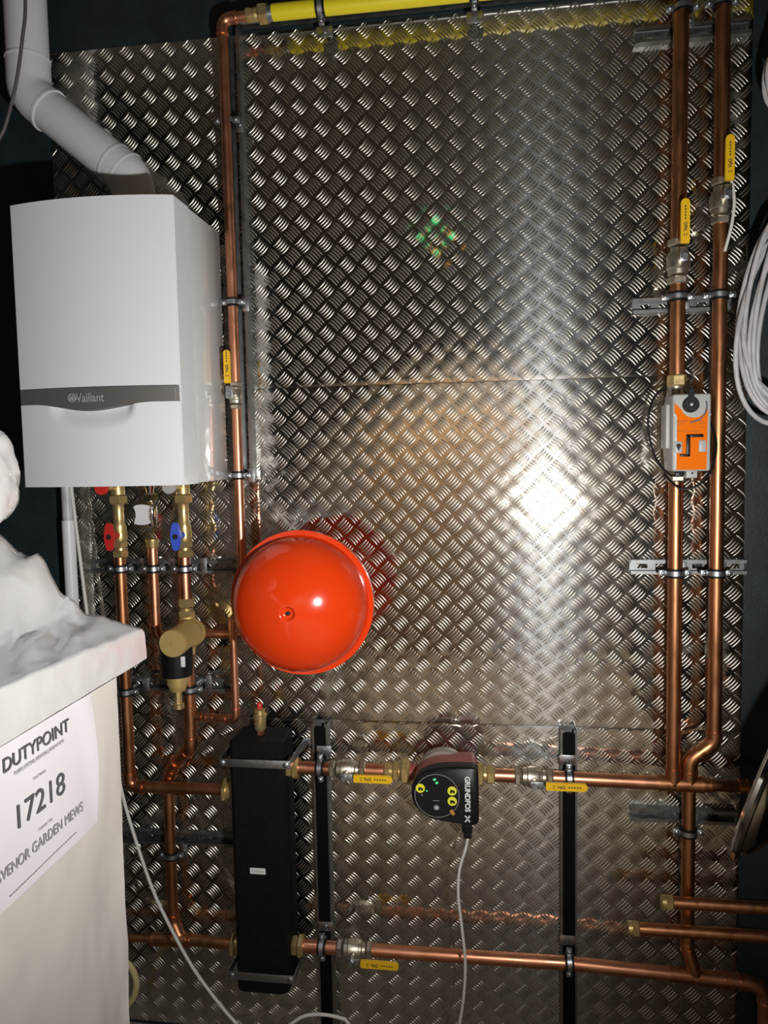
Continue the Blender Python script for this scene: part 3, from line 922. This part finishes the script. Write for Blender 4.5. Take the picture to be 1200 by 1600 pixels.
# ================================================================ PUMP LINE
PZ = 0.939
def plain_pipe(label, a, b, r, material='copper', name='copper_pipe'):
    t = thing(name, label, 'pipe', V(a) - V((0, 0, r)))
    M().tube([a, b], r, 20).build('pipe', material, t)
    return t
plain_pipe('short copper pipe joining black header to its upper valve', (-0.577, -DD, PZ), (-0.478, -DD, PZ), 0.0195)
plain_pipe('short copper pipe between left lever valve and pump', (-0.376, -DD, PZ), (-0.318, -DD, PZ), 0.0195)
plain_pipe('short copper pipe between pump and right lever valve', (0.004, -DD, PZ), (0.062, -DD, PZ), 0.0195)
def union(label, x0, hexes):
    t = thing('pump_union', label, 'fitting', (x0, -DD, PZ - 0.03))
    for xa, ln, r, m in hexes:
        M().hex((xa, -DD, PZ), (1, 0, 0), r, ln).build('nut', m, t)
    a, b = hexes[0][0], hexes[-1][0] + hexes[-1][1]
    M().tube([(a, -DD, PZ), (b, -DD, PZ)], 0.0200, 18).build('body', 'brass', t)
union('brass union on the left side of the pump', -0.28, [(-0.318, 0.016, 0.027, 'brass'), (-0.292, 0.018, 0.029, 'brass'), (-0.268, 0.026, 0.038, 'brass')])
union('brass union on the right side of the pump', -0.02, [(-0.050, 0.022, 0.034, 'brass'), (-0.020, 0.024, 0.027, 'brass')])

rn = pipe_run('copper_pipe', 'long copper pump line running right to the riser tees', [(0.166, -DD, PZ - 0.001), (0.560, -0.09, 0.930)], 0.0195, 'copper', rad=0.03)
tee(rn, (0.4975, -0.0915, 0.9315), (1, 0, 0), (0, 0, 1), 0.0195, 0.0195, 'copper_dull', 0.040, 0.042)
tee(rn, (0.541, -0.09, 0.930), (1, 0, 0), (0, 0, 1), 0.0195, 0.0188, 'copper_dull', 0.034, 0.032)
M().tube([(0.555, -0.09, 0.930), (0.59, -0.09, 0.930), (0.597, -0.09, 0.930), (0.82, -0.09, 0.931)], [0.0195, 0.0195, 0.0165, 0.0165], 18).build('outlet_pipe', 'copper_dull', rn)
coupler(rn, (0.585, -0.09, 0.930), (1, 0, 0), 0.0175, 0.02, 'copper_dull')
coupler(rn, (0.685, -0.09, 0.9305), (1, 0, 0), 0.0165, 0.022, 'copper_dull')

pb = 0.019
r1 = pipe_run('copper_riser', 'left tall copper riser above its yellow lever valve', [(0.4995, -0.09, 3.64), (0.4975, -0.09, 2.42)], 0.020, 'copper_dull')
r2 = pipe_run('copper_riser', 'copper riser length between lever valve and orange actuator', [(0.4975, -0.09, 2.304), (0.4975, -0.09, 2.062)], 0.0195, 'copper_dull')
r3 = pipe_run('copper_riser', 'copper riser from the orange actuator down to the pump line', [(0.4975, -0.09, 1.80), (0.4975, -0.0915, 0.96)], 0.0195, 'copper_dull')
r4 = pipe_run('copper_riser', 'rightmost copper riser above the highest lever valve', [(0.599, -0.09, 3.64), (0.604, -0.09, 2.57)], 0.0190, 'copper_dull')
r5 = pipe_run('copper_riser', 'rightmost copper riser with double bend onto the pump line', [(0.604, -0.09, 2.454), (0.606, -0.09, 1.052), (0.541, -0.09, 1.000), (0.541, -0.09, 0.945)], 0.0190, 'copper_dull', rad=0.042)
r6 = pipe_run('copper_drop_pipe', 'copper pipe dropping behind the two capped stubs', [(0.541, -0.09, 0.915), (0.541, -0.09, 0.455), (0.560, -0.096, 0.385)], 0.0185, 'copper_dull', rad=0.05, collar=0.001, fit=1.0)

# ---- bottom line
plain_pipe('short copper pipe joining black header to its lower valve', (-0.577, -DD, 0.381), (-0.471, -DD, 0.381), 0.0195)
bl = pipe_run('copper_pipe', 'long copper bottom line running right to a downward bend', [(-0.366, -DD, 0.382), (0.21, -DD, 0.386), (0.56, -0.092, 0.368), (0.752, -0.088, 0.356), (0.757, -0.088, 0.02)], 0.0195, 'copper', rad=0.055, fit=1.06, collar=0.001)
tee(bl, (0.562, -0.092, 0.3675), (1, 0, -0.06), (-0.05, 0, 1), 0.0195, 0.0185, 'copper_dull', 0.07, 0.028)
coupler(bl, (0.648, -0.09, 0.3625), (1, 0, -0.06), 0.0195, 0.012, 'copper_dull')
coupler(bl, (0.690, -0.09, 0.360), (1, 0, -0.06), 0.0195, 0.012, 'copper_dull')

def stub(label, x0, z, r):
    t = thing('capped_pipe', label, 'pipe', (x0, -0.14, z - r))
    M().tube([(x0 + 0.02, -0.14, z), (0.95, -0.14, z)], r, 20).build('pipe', 'copper_dull', t)
    M().hex((x0 + 0.012, -0.14, z), (1, 0, 0), r * 1.28, 0.020).build('cap_nut', 'brass', t)
    M().lathe([(0, r * 0.6), (0.002, r * 1.15), (0.014, r * 1.15)], (x0, -0.14, z), (1, 0, 0), 20).build('cap', 'brass', t)
stub('upper brass-capped copper stub at lower right', 0.457, 0.612, 0.0172)
stub('lower, longer brass-capped copper stub at lower right', 0.367, 0.530, 0.0172)

# ================================================================ PUMP
t = thing('circulation_pump', 'black and red circulation pump with round dial', 'pump', (-0.135, -0.10, 0.84))
DC = V((-0.156, -0.23, 0.930))
k = 0.00174
def pl(pts, sc=1.0):
    return [(a * k * sc, -b * k * sc) for a, b in pts]
ctrl = [(-39, 6), (-40, -4), (-37.5, -17), (-31, -28), (-22, -36), (-8, -42), (8, -45.5), (30, -47), (52, -47.5), (60, -46.5), (64.5, -42), (65.5, -35), (66, 0), (66, 36), (64.5, 43), (60, 46), (44, 45.5), (24, 44), (6, 41.5), (-8, 38.5), (-20, 32.5), (-31, 23), (-36.5, 14)]
cp = smooth_path([(a, b, 0) for a, b in ctrl] + [(*ctrl[0], 0)], 4)[:-1]
cp = [(q.x, q.y) for q in cp]
def loft(levels, mtl, name, parent):
    vs, fs = [], []
    n = len(cp)
    for (y, sc, dx, dz) in levels:
        for a, b in cp:
            vs.append((DC.x + a * k * sc + dx, y, DC.z - b * k * sc + dz))
    for i in range(len(levels) - 1):
        for q in range(n):
            q2 = (q + 1) % n
            fs.append((i * n + q, i * n + q2, (i + 1) * n + q2, (i + 1) * n + q))
    fs.append(tuple(range(n)))
    fs.append(tuple(reversed([len(vs) - n + q for q in range(n)])))
    return M().add(vs, fs).build(name, mtl, parent, ang=40)
cov = loft([(-0.190, 1.0, 0, 0), (-0.222, 1.0, 0, 0), (-0.2275, 0.985, 0.0003, 0), (-0.230, 0.95, 0.001, 0)], 'black_plastic', 'control_box', t)
loft([(-0.120, 0.93, 0, 0.006), (-0.150, 0.97, 0, 0.005), (-0.190, 0.985, 0, 0.002)], 'pump_red', 'motor_housing', t)
M().lathe([(0, 0.05), (0.006, 0.064), (0.04, 0.066), (0.05, 0.06)], (-0.150, -0.062, 0.939), FRONT, 36).build('volute', 'pump_red', t)
M().lathe([(0, 0.074), (0.020, 0.076), (0.030, 0.072)], (-0.142, -0.108, 0.947), FRONT, 36).build('stator_ring', 'pump_grey', t)
M().tube([(-0.244, -DD, PZ), (-0.045, -DD, PZ)], 0.024, 20).build('port', 'pump_red', t)
fy = -0.2302
M().ring((DC.x + 0.0015, fy, DC.z), FRONT, 0.0598, 0.0612, 0.0010, 60).build('dial_ring', 'print_grey', cov)
M().lathe([(0, 0.0598), (0.0006, 0.0598)], (DC.x + 0.0015, fy + 0.0003, DC.z), FRONT, 48).build('dial_face', 'black_plastic', cov)
def at(px, py, y=fy):
    # position on the face from millimetres right of / below the dial centre
    return V((DC.x + px * 0.001, y, DC.z - py * 0.001))
for (a, b) in ((-44, -20), (43, -16), (43, 13)):
    s = M().lathe([(0, 0.0128), (0.0012, 0.0126)], at(a, b, fy - 0.0006), FRONT, 24).build('button', 'sticker', cov)
    M().prism([(-0.0065, -0.0045), (-0.001, -0.0045), (-0.001, -0.001), (0.001, -0.001), (0.001, -0.0042), (0.0065, -0.0042), (0.0065, 0.0035), (0.0020, 0.0035), (0.0020, 0.0055), (-0.0065, 0.0050)], at(a + 1, b + 2, fy - 0.0019), (1, 0, 0), (0, 0, 1), FRONT * 0.0004).build('pictogram', 'hole_dark', s)
R45 = Matrix.Rotation(math.radians(-32), 3, 'Y')
for (a, b) in ((-4.5, -46), (1.5, -37)):
    M().box(at(a, b, fy - 0.0008), (0.0075, 0.0012, 0.0050), 0.0004, rot=R45).build('green_led', 'led_green', cov)
M().box(at(-26, -13, fy - 0.0008), (0.005, 0.001, 0.003), 0.0003, rot=R45).build('green_led', 'led_green', cov)
M().box(at(-40, -1, fy - 0.0007), (0.007, 0.0008, 0.0022), rot=Matrix.Rotation(math.radians(45), 3, 'Y')).build('mark', 'print_grey', cov)
M().box(at(43, 45, fy - 0.0007), (0.009, 0.001, 0.0155), 0.0003, rot=Matrix.Rotation(math.radians(-35), 3, 'Y')).build('orange_tab', 'led_orange', cov)
M().lathe([(0, 0.0075), (0.0008, 0.0075)], at(0, 33, fy - 0.0004), FRONT, 20).build('setting_button', 'print_grey', cov)
M().box(at(0, 33, fy - 0.0014), (0.003, 0.0006, 0.004), rot=R45).build('mark', 'print_white', cov)
M().box(at(-1, 13.5, fy - 0.0006), (0.017, 0.0006, 0.0016)).build('mark', 'print_grey', cov)
text('GRUNDFOS', 0.0196, at(78.5, -58.0, fy - 0.0004), (0, 0, -1), (1, 0, 0), 'print_white', 'lettering', cov, bold=0.0006, sx=0.95)
lc = at(84, 61, fy - 0.0008)
mb = M()
for s in (-1, 1):
    mb.prism([(-0.0078, -0.0085 * s), (-0.0048, -0.0100 * s), (0.0082, 0.0078 * s), (0.0050, 0.0096 * s)], lc, (1, 0, 0), (0, 0, 1), FRONT * 0.0005)
mb.build('logo', 'print_white', cov)
pg = M().box((-0.074, -0.205, 0.838), (0.029, 0.030, 0.034), 0.004).build('plug', 'black_plastic', t)
M().box((-0.073, -0.205, 0.815), (0.022, 0.024, 0.022), 0.004).build('plug_boot', 'black_plastic', pg)

def cable(name, label, pts, r, mtl, cat='cable', n=10, seg=10):
    o = M().tube(smooth_path(pts, seg), r, n).build(name, mtl, None, ang=80)
    return tag(o, label, cat)
cable('pump_cable', 'white cable hanging from the pump plug', [(-0.071, -0.205, 0.808), (-0.079, -0.203, 0.770), (-0.097, -0.2, 0.704), (-0.101, -0.2, 0.629), (-0.092, -0.2, 0.536), (-0.084, -0.2, 0.442), (-0.088, -0.2, 0.346), (-0.102, -0.2, 0.249), (-0.13, -0.22, 0.10), (-0.18, -0.26, 0.008)], 0.0043, 'cable_white')

# ================================================================ VALVE ACTUATOR
t = thing('valve_actuator', 'orange and grey motor actuator on the left riser', 'actuator', (0.51, -0.10, 1.79))
ax0, ax1, az0, az1 = 0.463, 0.557, 1.808, 2.006
M().box((0.510, -0.150, 1.907), (0.094, 0.098, 0.198), 0.006, 3).build('housing', 'actuator_grey', t)
M().box((0.4585, -0.135, 1.925), (0.010, 0.060, 0.115), 0.003).build('side_box', 'actuator_grey', t)
poly = [(ax0 + 0.010, az0 + 0.004), (ax1 - 0.010, az0 + 0.004), (ax1 - 0.008, az0 + 0.160)]
poly += [(ax0 + 0.052 + 0.033 * math.cos(a), az0 + 0.170 + 0.033 * math.sin(a)) for a in [-PI * k / 16 for k in range(3, 15)]]
poly += [(ax0 + 0.004, az0 + 0.176), (ax0 + 0.004, az0 + 0.148), (ax0 + 0.011, az0 + 0.140)]
lab = M().prism(poly, (0, -0.1985, 0), (1, 0, 0), (0, 0, 1), FRONT * 0.0012).build('orange_label', 'orange', t, smooth=False)
kb = M().lathe([(0, 0.0205), (0.009, 0.0200), (0.011, 0.018)], (0.506, -0.199, 1.978), FRONT, 28).build('position_knob', 'black_plastic', t)
M().prism([(-0.0095, 0.0), (0.0095, 0.0), (0.0045, 0.034), (-0.0045, 0.034)], (0.506, -0.203, 1.983), (1, 0, 0), (0, 0, 1), FRONT * 0.008).build('pointer', 'black_plastic', kb)
M().lathe([(0, 0.004), (0.002, 0.0035)], (0.506, -0.210, 1.978), FRONT, 14).build('knob_screw', 'zinc', kb)
mb = M()
for i in range(15):
    a = math.radians(15 - i * 7.4)
    mb.box((0.506 + 0.040 * math.cos(a), -0.2002, 1.978 + 0.040 * math.sin(a) - 0.004), (0.0044, 0.0008, 0.0044))
mb.build('scale_marks', 'ink', lab, smooth=False)
for xs_ in (ax0 + 0.0045, ax1 - 0.0045):
    M().lathe([(0, 0.0045), (0.003, 0.004)], (xs_, -0.198, 1.952), FRONT, 12).build('screw', 'zinc', t)
text('BELIMO', 0.0078, (0.472, -0.1998, 1.934), (1, 0, 0), (0, 0, 1), 'orange_print', 'lettering', lab, ext=0.0002)
mb = M()
for (a, b, w) in ((0.472, 1.930, 0.020), (0.472, 1.926, 0.010), (0.472, 1.9205, 0.005), (0.472, 1.9145, 0.008), (0.472, 1.9105, 0.056), (0.472, 1.9035, 0.004), (0.472, 1.8985, 0.004),
                  (0.526, 1.937, 0.012), (0.526, 1.932, 0.014), (0.528, 1.928, 0.012), (0.512, 1.9205, 0.007), (0.527, 1.9205, 0.014)):
    mb.box((a + w / 2, -0.1998, b), (w, 0.0006, 0.0011))
mb.build('fine_print', 'orange_print', lab, smooth=False)
mb = M()
mb.box((0.5165, -0.204, 1.8985), (0.042, 0.006, 0.0072), 0.0015)
mb.box((0.5005, -0.204, 1.874), (0.0096, 0.006, 0.055), 0.0015)
mb.box((0.4925, -0.204, 1.8490), (0.025, 0.006, 0.0062), 0.0015)
mb.build('crank_key', 'black_plastic', t)
for (a, b) in ((0.4775, 1.870), (0.536, 1.872)):
    M().box((a, -0.1995, b), (0.0185, 0.004, 0.031), 0.0035).build('clip_pad', 'actuator_grey', t)
M().prism([(0, -0.011), (0.0042, -0.001)] + [(0.006 * math.cos(a), 0.003 + 0.006 * math.sin(a)) for a in [PI * q / 8 for q in range(9)]] + [(-0.0042, -0.001)], (0.4775, -0.2016, 1.871), (1, 0, 0), (0, 0, 1), FRONT * 0.0006).build('keyhole', 'black_plastic', t)
M().box((0.513, -0.178, 1.800), (0.028, 0.03, 0.020), 0.003).build('latch', 'actuator_grey', t)
M().lathe([(0, 0.0028), (0.001, 0.0028)], (0.514, -0.1932, 1.803), FRONT, 10).build('latch_hole', 'hole_dark', t)
M().box((0.487, -0.165, 1.800), (0.022, 0.02, 0.014), 0.003).build('cable_gland', 'black_plastic', t)

t = thing('control_valve', 'brass control valve body behind the orange actuator', 'valve', (0.4975, -0.09, 1.78))
M().hex((0.4975, -0.09, 2.034), (0, 0, 1), 0.0265, 0.030).build('nut', 'brass', t)
M().lathe([(0, 0.021), (0.01, 0.025), (0.05, 0.030), (0.12, 0.034), (0.19, 0.030), (0.225, 0.023), (0.24, 0.023)], (0.4975, -0.078, 1.795), (0, 0, 1), 20).build('body', 'nickel', t)
M().hex((0.4975, -0.09, 1.778), (0, 0, 1), 0.0265, 0.024).build('nut', 'nickel', t)

cable('actuator_cable', 'black cable looped around the orange actuator', [(0.487, -0.165, 1.795), (0.466, -0.15, 1.800), (0.44, -0.13, 1.835), (0.424, -0.12, 1.885), (0.418, -0.115, 1.938), (0.428, -0.11, 1.99), (0.455, -0.085, 2.022), (0.500, -0.055, 2.03), (0.545, -0.075, 2.00), (0.576, -0.115, 1.94),
      (0.588, -0.135, 1.875), (0.570, -0.15, 1.805), (0.535, -0.155, 1.768), (0.500, -0.15, 1.760), (0.478, -0.14, 1.775), (0.46, -0.12, 1.80)], 0.0030, 'black_plastic')

# ================================================================ CABLES AND HOSES
cable('sensor_cable', 'short white cable hanging beside the highest lever valve', [(0.614, -0.135, 2.556), (0.622, -0.13, 2.528), (0.625, -0.13, 2.49), (0.620, -0.125, 2.436), (0.609, -0.11, 2.378)], 0.0042, 'cable_white')
cable('hanging_cable', 'thin dark cable crossing the flue at top left', [(-1.105, -0.45, 3.65), (-1.107, -0.45, 3.2), (-1.110, -0.45, 2.982), (-1.123, -0.45, 2.894), (-1.146, -0.45, 2.791), (-1.177, -0.45, 2.702), (-1.197, -0.45, 2.666), (-1.26, -0.44, 2.60), (-1.36, -0.40, 2.56), (-1.50, -0.30, 2.54)], 0.0042, 'cable_brown')
cable('boiler_cable', 'thin white cable hanging down left under the boiler', [(-1.290, -0.05, 1.86), (-1.286, -0.05, 1.775), (-1.274, -0.05, 1.62), (-1.257, -0.05, 1.41), (-1.235, -0.05, 1.15), (-1.22, -0.05, 0.9), (-1.235, -0.06, 0.3), (-1.24, -0.08, 0.008)], 0.0052, 'cable_white')
t = thing('waste_pipe', 'white plastic waste pipe hanging left under the boiler', 'pipe', (-1.300, -0.05, 0.0))
M().tube([(-1.300, -0.05, 0.0), (-1.303, -0.05, 1.68)], 0.0195, 20).build('pipe', 'plastic_white', t)
M().tube([(-1.303, -0.05, 1.66), (-1.303, -0.05, 1.79)], 0.0165, 18).build('insert', 'cable_grey', t)
cable('unit_cable', 'white cable draped from the wrapped unit across the header pipes', [(-1.14, -0.20, 1.10), (-1.104, -0.2, 0.997), (-1.089, -0.2, 0.891), (-1.064, -0.2, 0.785), (-1.012, -0.2, 0.610), (-0.963, -0.2, 0.494), (-0.892, -0.2, 0.360), (-0.817, -0.2, 0.256), (-0.760, -0.2, 0.191), (-0.71, -0.2, 0.150),
      (-0.655, -0.2, 0.155), (-0.594, -0.2, 0.206), (-0.555, -0.2, 0.233), (-0.507, -0.2, 0.243), (-0.450, -0.2, 0.238), (-0.422, -0.2, 0.221), (-0.38, -0.21, 0.14), (-0.36, -0.24, 0.008)], 0.0050, 'cable_white')
cable('hose_loop', 'pale beige hose loop showing behind the wrapped unit', [(-1.20, -0.15, 0.34), (-1.135, -0.15, 0.322), (-1.108, -0.15, 0.300), (-1.096, -0.15, 0.256), (-1.106, -0.15, 0.212), (-1.130, -0.15, 0.178), (-1.17, -0.15, 0.12), (-1.20, -0.15, 0.012)], 0.0100, 'hose')

rnd = random.Random(3)
t = thing('cable_coil', 'coil of pale grey cable hanging at the right edge', 'cable', (0.74, -0.2, 1.93))
for i in range(9):
    cx, cz = 0.735 + rnd.uniform(-0.018, 0.028), 2.19 + rnd.uniform(-0.03, 0.03)
    rx, rz = 0.105 + rnd.uniform(-0.03, 0.012), 0.245 + rnd.uniform(-0.04, 0.03)
    yy = -0.20 + rnd.uniform(-0.03, 0.03)
    tl = rnd.uniform(-0.10, 0.10)
    pts = []
    for q in range(49):
        a = 2 * PI * q / 48
        px_, pz_ = rx * math.cos(a), rz * math.sin(a)
        px_ *= 1 - 0.25 * (pz_ / rz)
        pts.append((cx + px_ + tl * pz_ * 0.5, yy + 0.012 * math.sin(2 * a + i), cz + pz_))
    M().tube(pts, 0.0062, 10, cap=False).build('loop', 'cable_grey', t, ang=80)
t = thing('cable_bundle', 'knot of grey cable hanging at the upper right edge', 'cable', (0.70, -0.2, 2.72))
for i in range(5):
    cx, cz = 0.705 + rnd.uniform(-0.01, 0.012), 2.80 + rnd.uniform(-0.04, 0.03)
    rx, rz = 0.030 + rnd.uniform(-0.008, 0.012), 0.055 + rnd.uniform(-0.015, 0.02)
    pts = [(cx + rx * math.cos(2 * PI * q / 24), -0.2 + 0.01 * i - 0.02, cz + rz * math.sin(2 * PI * q / 24) + 0.2 * rx * math.cos(2 * PI * q / 24)) for q in range(25)]
    M().tube(pts, 0.0058, 10, cap=False).build('loop', 'cable_grey', t, ang=80)

# steel dish at the right edge
t = thing('steel_dish', 'polished steel dish edge jutting in at the right', 'dish', (0.66, -0.45, 0.93))
cd = V((0.627, -0.45, 1.135))
axd = (right * 0.92 - up * 0.39 - fwd * 0.67).normalized()
M().lathe([(-0.003, 0.214), (0.004, 0.224), (0.012, 0.226), (0.018, 0.222), (0.020, 0.212), (0.012, 0.205), (0.006, 0.20), (0.004, 0.10), (0.004, 0.02)], cd, axd, 80).build('rim_plate', 'steel', t)
M().lathe([(0.016, 0.205), (0.032, 0.200), (0.040, 0.19), (0.060, 0.150), (0.10, 0.12), (0.13, 0.10)], cd, axd, 64).build('bowl', 'steel', t)
u = (V((0, 0, -1)) - axd * V((0, 0, -1)).dot(axd)).normalized()
M().box(cd + axd * 0.030 + u * 0.206, (0.030, 0.020, 0.012), 0.003).build('clip', 'chrome', t)

# ================================================================ WRAPPED UNIT AND SIGN
t = thing('wrapped_unit', 'tall unit wrapped in white plastic sheeting at lower left', 'wrapped unit', (-1.0, -1.3, 0.0))
def fbm(p, s, a):
    return noise.fractal(V(p) * s, 1.0, 2.0, 3) * a
def wrap_body():
    xr, yf, yn, xl = -0.727, -0.885, -1.95, -1.40
    mb = M()
    path = []
    for i in range(40): path.append((xl + (xr - xl) * i / 39, yf, 0, 1))
    cr = 0.02
    for i in range(70): path.append((xr, yf + (yn - yf) * (i + 1) / 70, 1, 0))
    vs, fs = [], []
    nz = 70
    for (x_, y_, nx_, ny_) in path:
        for j in range(nz + 1):
            z_ = 1.47 * j / nz
            w = 0.35 + 0.65 * (1 if y_ > -0.99 else 0.35)
            dsp = fbm((x_, y_ * 1.0, z_ * 0.6), 5.0, 0.010) * w + fbm((x_, y_, z_), 16.0, 0.0035) * w
            tap = 0.012 * (1.47 - z_) / 1.47
            vs.append((x_ + nx_ * dsp, y_ + ny_ * dsp - (tap * 1.6 if True else 0), z_))
    m = nz + 1
    for i in range(len(path) - 1):
        for j in range(nz):
            fs.append((i * m + j, (i + 1) * m + j, (i + 1) * m + j + 1, i * m + j + 1))
    b = len(vs)
    vs += [(xl, yn, 0), (xl, yn, 1.47)]
    last = (len(path) - 1) * m
    fs.append((0, b, b + 1) + tuple(range(nz, 0, -1)))
    fs.append((last,) + tuple(last + j for j in range(1, nz + 1)) + (b + 1, b))
    return mb.add(vs, fs)
wrap_body().build('body_wrap', 'wrap_body', t, ang=60)

def lid_top():
    """draped sheet: top surface with a hump, rounded shoulders and a falling rim"""
    xl, xr, yf, yn = -1.42, -0.713, -0.802, -1.98
    H = [(-0.713, 1.518), (-0.76, 1.530), (-0.80, 1.540), (-0.845, 1.553), (-0.872, 1.585), (-0.89, 1.615), (-0.905, 1.640), (-0.915, 1.665), (-0.93, 1.682), (-0.965, 1.690), (-0.985, 1.705), (-1.02, 1.725), (-1.06, 1.735), (-1.12, 1.735), (-1.25, 1.70), (-1.42, 1.60)]
    def hx(x_):
        for i in range(len(H) - 1):
            if H[i][0] >= x_ >= H[i + 1][0]:
                q = (H[i][0] - x_) / (H[i][0] - H[i + 1][0])
                return H[i][1] * (1 - q) + H[i + 1][1] * q
        return 1.5
    nx, ny = 90, 90
    vs, fs = [], []
    for i in range(nx + 1):
        for j in range(ny + 1):
            u_, v_ = i / nx, j / ny
            # outer 12 % of the grid falls down the rim
            eu, ev = 1.0, 0.0
            uu = min(u_ / 0.90, 1.0); vv = max((v_ - 0.10) / 0.90, 0.0)
            du = max(0, (u_ - 0.90) / 0.10); dv = max(0, (0.10 - v_) / 0.10)
            x_ = xl + (xr - xl) * uu
            y_ = yf + (yn - yf) * vv
            dd = abs(y_ - yf)
            g = 1.0 if dd < 0.05 else 0.12 + 0.88 * math.exp(-(dd - 0.05) / 0.22)
            base = 1.518 + 0.020 * min(1, dd / 0.45)
            h_ = base + max(0, hx(x_) - 1.518) * g
            amp = 0.25 + 0.75 * ss(-0.72, -0.85, x_) if x_ < -0.72 else 0.25
            h_ += fbm((x_ * 2.2 + y_ * 0.8, y_ * 0.9, 0.3), 4.0, 0.026) * amp + fbm((x_ * 2.6 + y_ * 1.4, y_ * 0.5, 2.0), 9.0, 0.012) * amp
            drop = max(du, dv)
            if drop > 0:
                edge_rad = 0.010
                zt = h_ if dv == 0 else h_ - 0.0
                h_ = h_ - (h_ - 1.457) * ss(0.0, 1.0, drop) if dv == 0 or True else h_
                sh = 0.006 * math.sin(min(1, drop * 2.2) * PI / 2)
                if du > 0: x_ += sh + 0.0025 * fbm((0, y_, h_), 14.0, 1.0)
                if dv > 0: y_ += sh + 0.0025 * fbm((x_, 0, h_), 14.0, 1.0)
            vs.append((x_, y_, h_))
    m = ny + 1
    for i in range(nx):
        for j in range(ny):
            fs.append((i * m + j, (i + 1) * m + j, (i + 1) * m + j + 1, i * m + j + 1))
    # underside closing the drape
    b = len(vs)
    vs += [(xl, yf, 1.452), (xr, yf, 1.452), (xr, yn, 1.452), (xl, yn, 1.452)]
    fs.append((b, b + 1, b + 2, b + 3))
    return M().add(vs, fs)
lid_top().build('top_wrap', 'wrap', t, ang=70)

def blob(c, rad, seed, nu=48, nv=32):
    vs, fs = [], []
    c = V(c)
    for i in range(nv + 1):
        th = PI * i / nv
        for j in range(nu):
            ph = 2 * PI * j / nu
            d_ = V((math.sin(th) * math.cos(ph), math.sin(th) * math.sin(ph), math.cos(th)))
            q = 1 + noise.fractal(d_ * 1.6 + V((seed, 0, 0)), 1.0, 2.0, 4) * 0.22
            vs.append((c.x + d_.x * rad[0] * q, c.y + d_.y * rad[1] * q, c.z + d_.z * rad[2] * q))
    for i in range(nv):
        for j in range(nu):
            j2 = (j + 1) % nu
            fs.append((i * nu + j, i * nu + j2, (i + 1) * nu + j2, (i + 1) * nu + j))
    return M().add(vs, fs)
blob((-1.005, -0.90, 1.835), (0.095, 0.09, 0.105), 3.0).build('gathered_wrap', 'wrap', t, ang=80)

def sx(d): return -d
t = thing('paper_sign', 'white paper sign with serial number taped to the wrapped unit', 'sign', (-0.7215, -1.17, 1.206))
y_r, y_l, zt, zb = -1.000, -1.365, 1.450, 1.207
vs, fs = [], []
nx, nz = 50, 24
PX = -0.7205
def paper_x(y_, z_):
    q = min(1.0, max(0.0, (y_ + 1.06) / 0.06))
    return PX + 0.0035 + 0.0025 * math.sin(y_ * 42 + z_ * 18) * (0.15 + q)
for i in range(nx + 1):
    for j in range(nz + 1):
        y_ = y_l + (y_r - y_l) * i / nx
        z_ = zb + (zt - zb) * j / nz
        yy = y_ + (0.010 * math.sin((z_ - zb) / (zt - zb) * PI * 1.0 + 0.4) * (i / nx) ** 8)
        vs.append((paper_x(yy, z_), yy, z_))
m = nz + 1
n0 = len(vs)
vs += [(q[0] - 0.0006, q[1], q[2]) for q in vs]
for i in range(nx):
    for j in range(nz):
        a = i * m + j
        fs.append((a, a + m, a + m + 1, a + 1))
        fs.append((a + n0, a + 1 + n0, a + m + 1 + n0, a + m + n0))
M().add(vs, fs).build('sheet', 'paper', t, ang=80)
Y, Z = V((0, 1, 0)), V((0, 0, 1))
TX = PX + 0.0068
def stext(body, size, d_right, zbase, mtl='ink', bold=0.0, sx_=1.0, align='RIGHT'):
    text(body, size, (TX, -d_right, zbase), Y, Z, mtl, 'print', t, ext=0.0002, align=align, bold=bold, sx=sx_)
stext('DUTYPOINT', 0.0305, 1.080, 1.410, 'ink', 0.0002, 1.05)
stext('PUMPS | SYSTEMS | SERVICING | KNOW-HOW', 0.0085, 1.098, 1.396, 'ink_pale', 0, 0.78)
stext('Serial Number', 0.0065, 1.153, 1.369, 'ink_pale', 0, 0.9)
stext('17218', 0.0530, 1.100, 1.312, 'ink', 0.0, 1.08)
stext('Customer / Site', 0.0065, 1.143, 1.283, 'ink_pale', 0, 0.9)
stext('GROSVENOR GARDEN MEWS', 0.0245, 1.049, 1.2545, 'ink_pale', 0.0, 0.87)
mb = M()
for i in range(26):
    mb.box((TX, -1.078 - i * 0.0072, 1.2275 - 0.0002 * i), (0.0004, 0.0058, 0.0012))
mb.build('print', 'ink_pale', t, smooth=False)

# ================================================================ INDICATOR UNIT BEHIND THE CAMERA (seen mirrored in the plate)
t = thing('indicator_unit', 'ceiling indicator unit whose green and orange lights mirror in the plate', 'indicator', (-0.33, -2.95, 3.20))
M().box((-0.33, -2.95, 3.27), (0.26, 0.06, 0.14), 0.006).build('case', 'black_plastic', t)
M().tube([(-0.33, -2.95, 3.33), (-0.33, -2.95, 3.66)], 0.01, 10).build('drop_rod', 'zinc_dull', t)
M().box((-0.345, -2.917, 3.295), (0.10, 0.006, 0.045), 0.002).build('green_light', 'indicator_green', t)
M().box((-0.32, -2.917, 3.240), (0.12, 0.006, 0.030), 0.002).build('orange_light', 'indicator_orange', t)
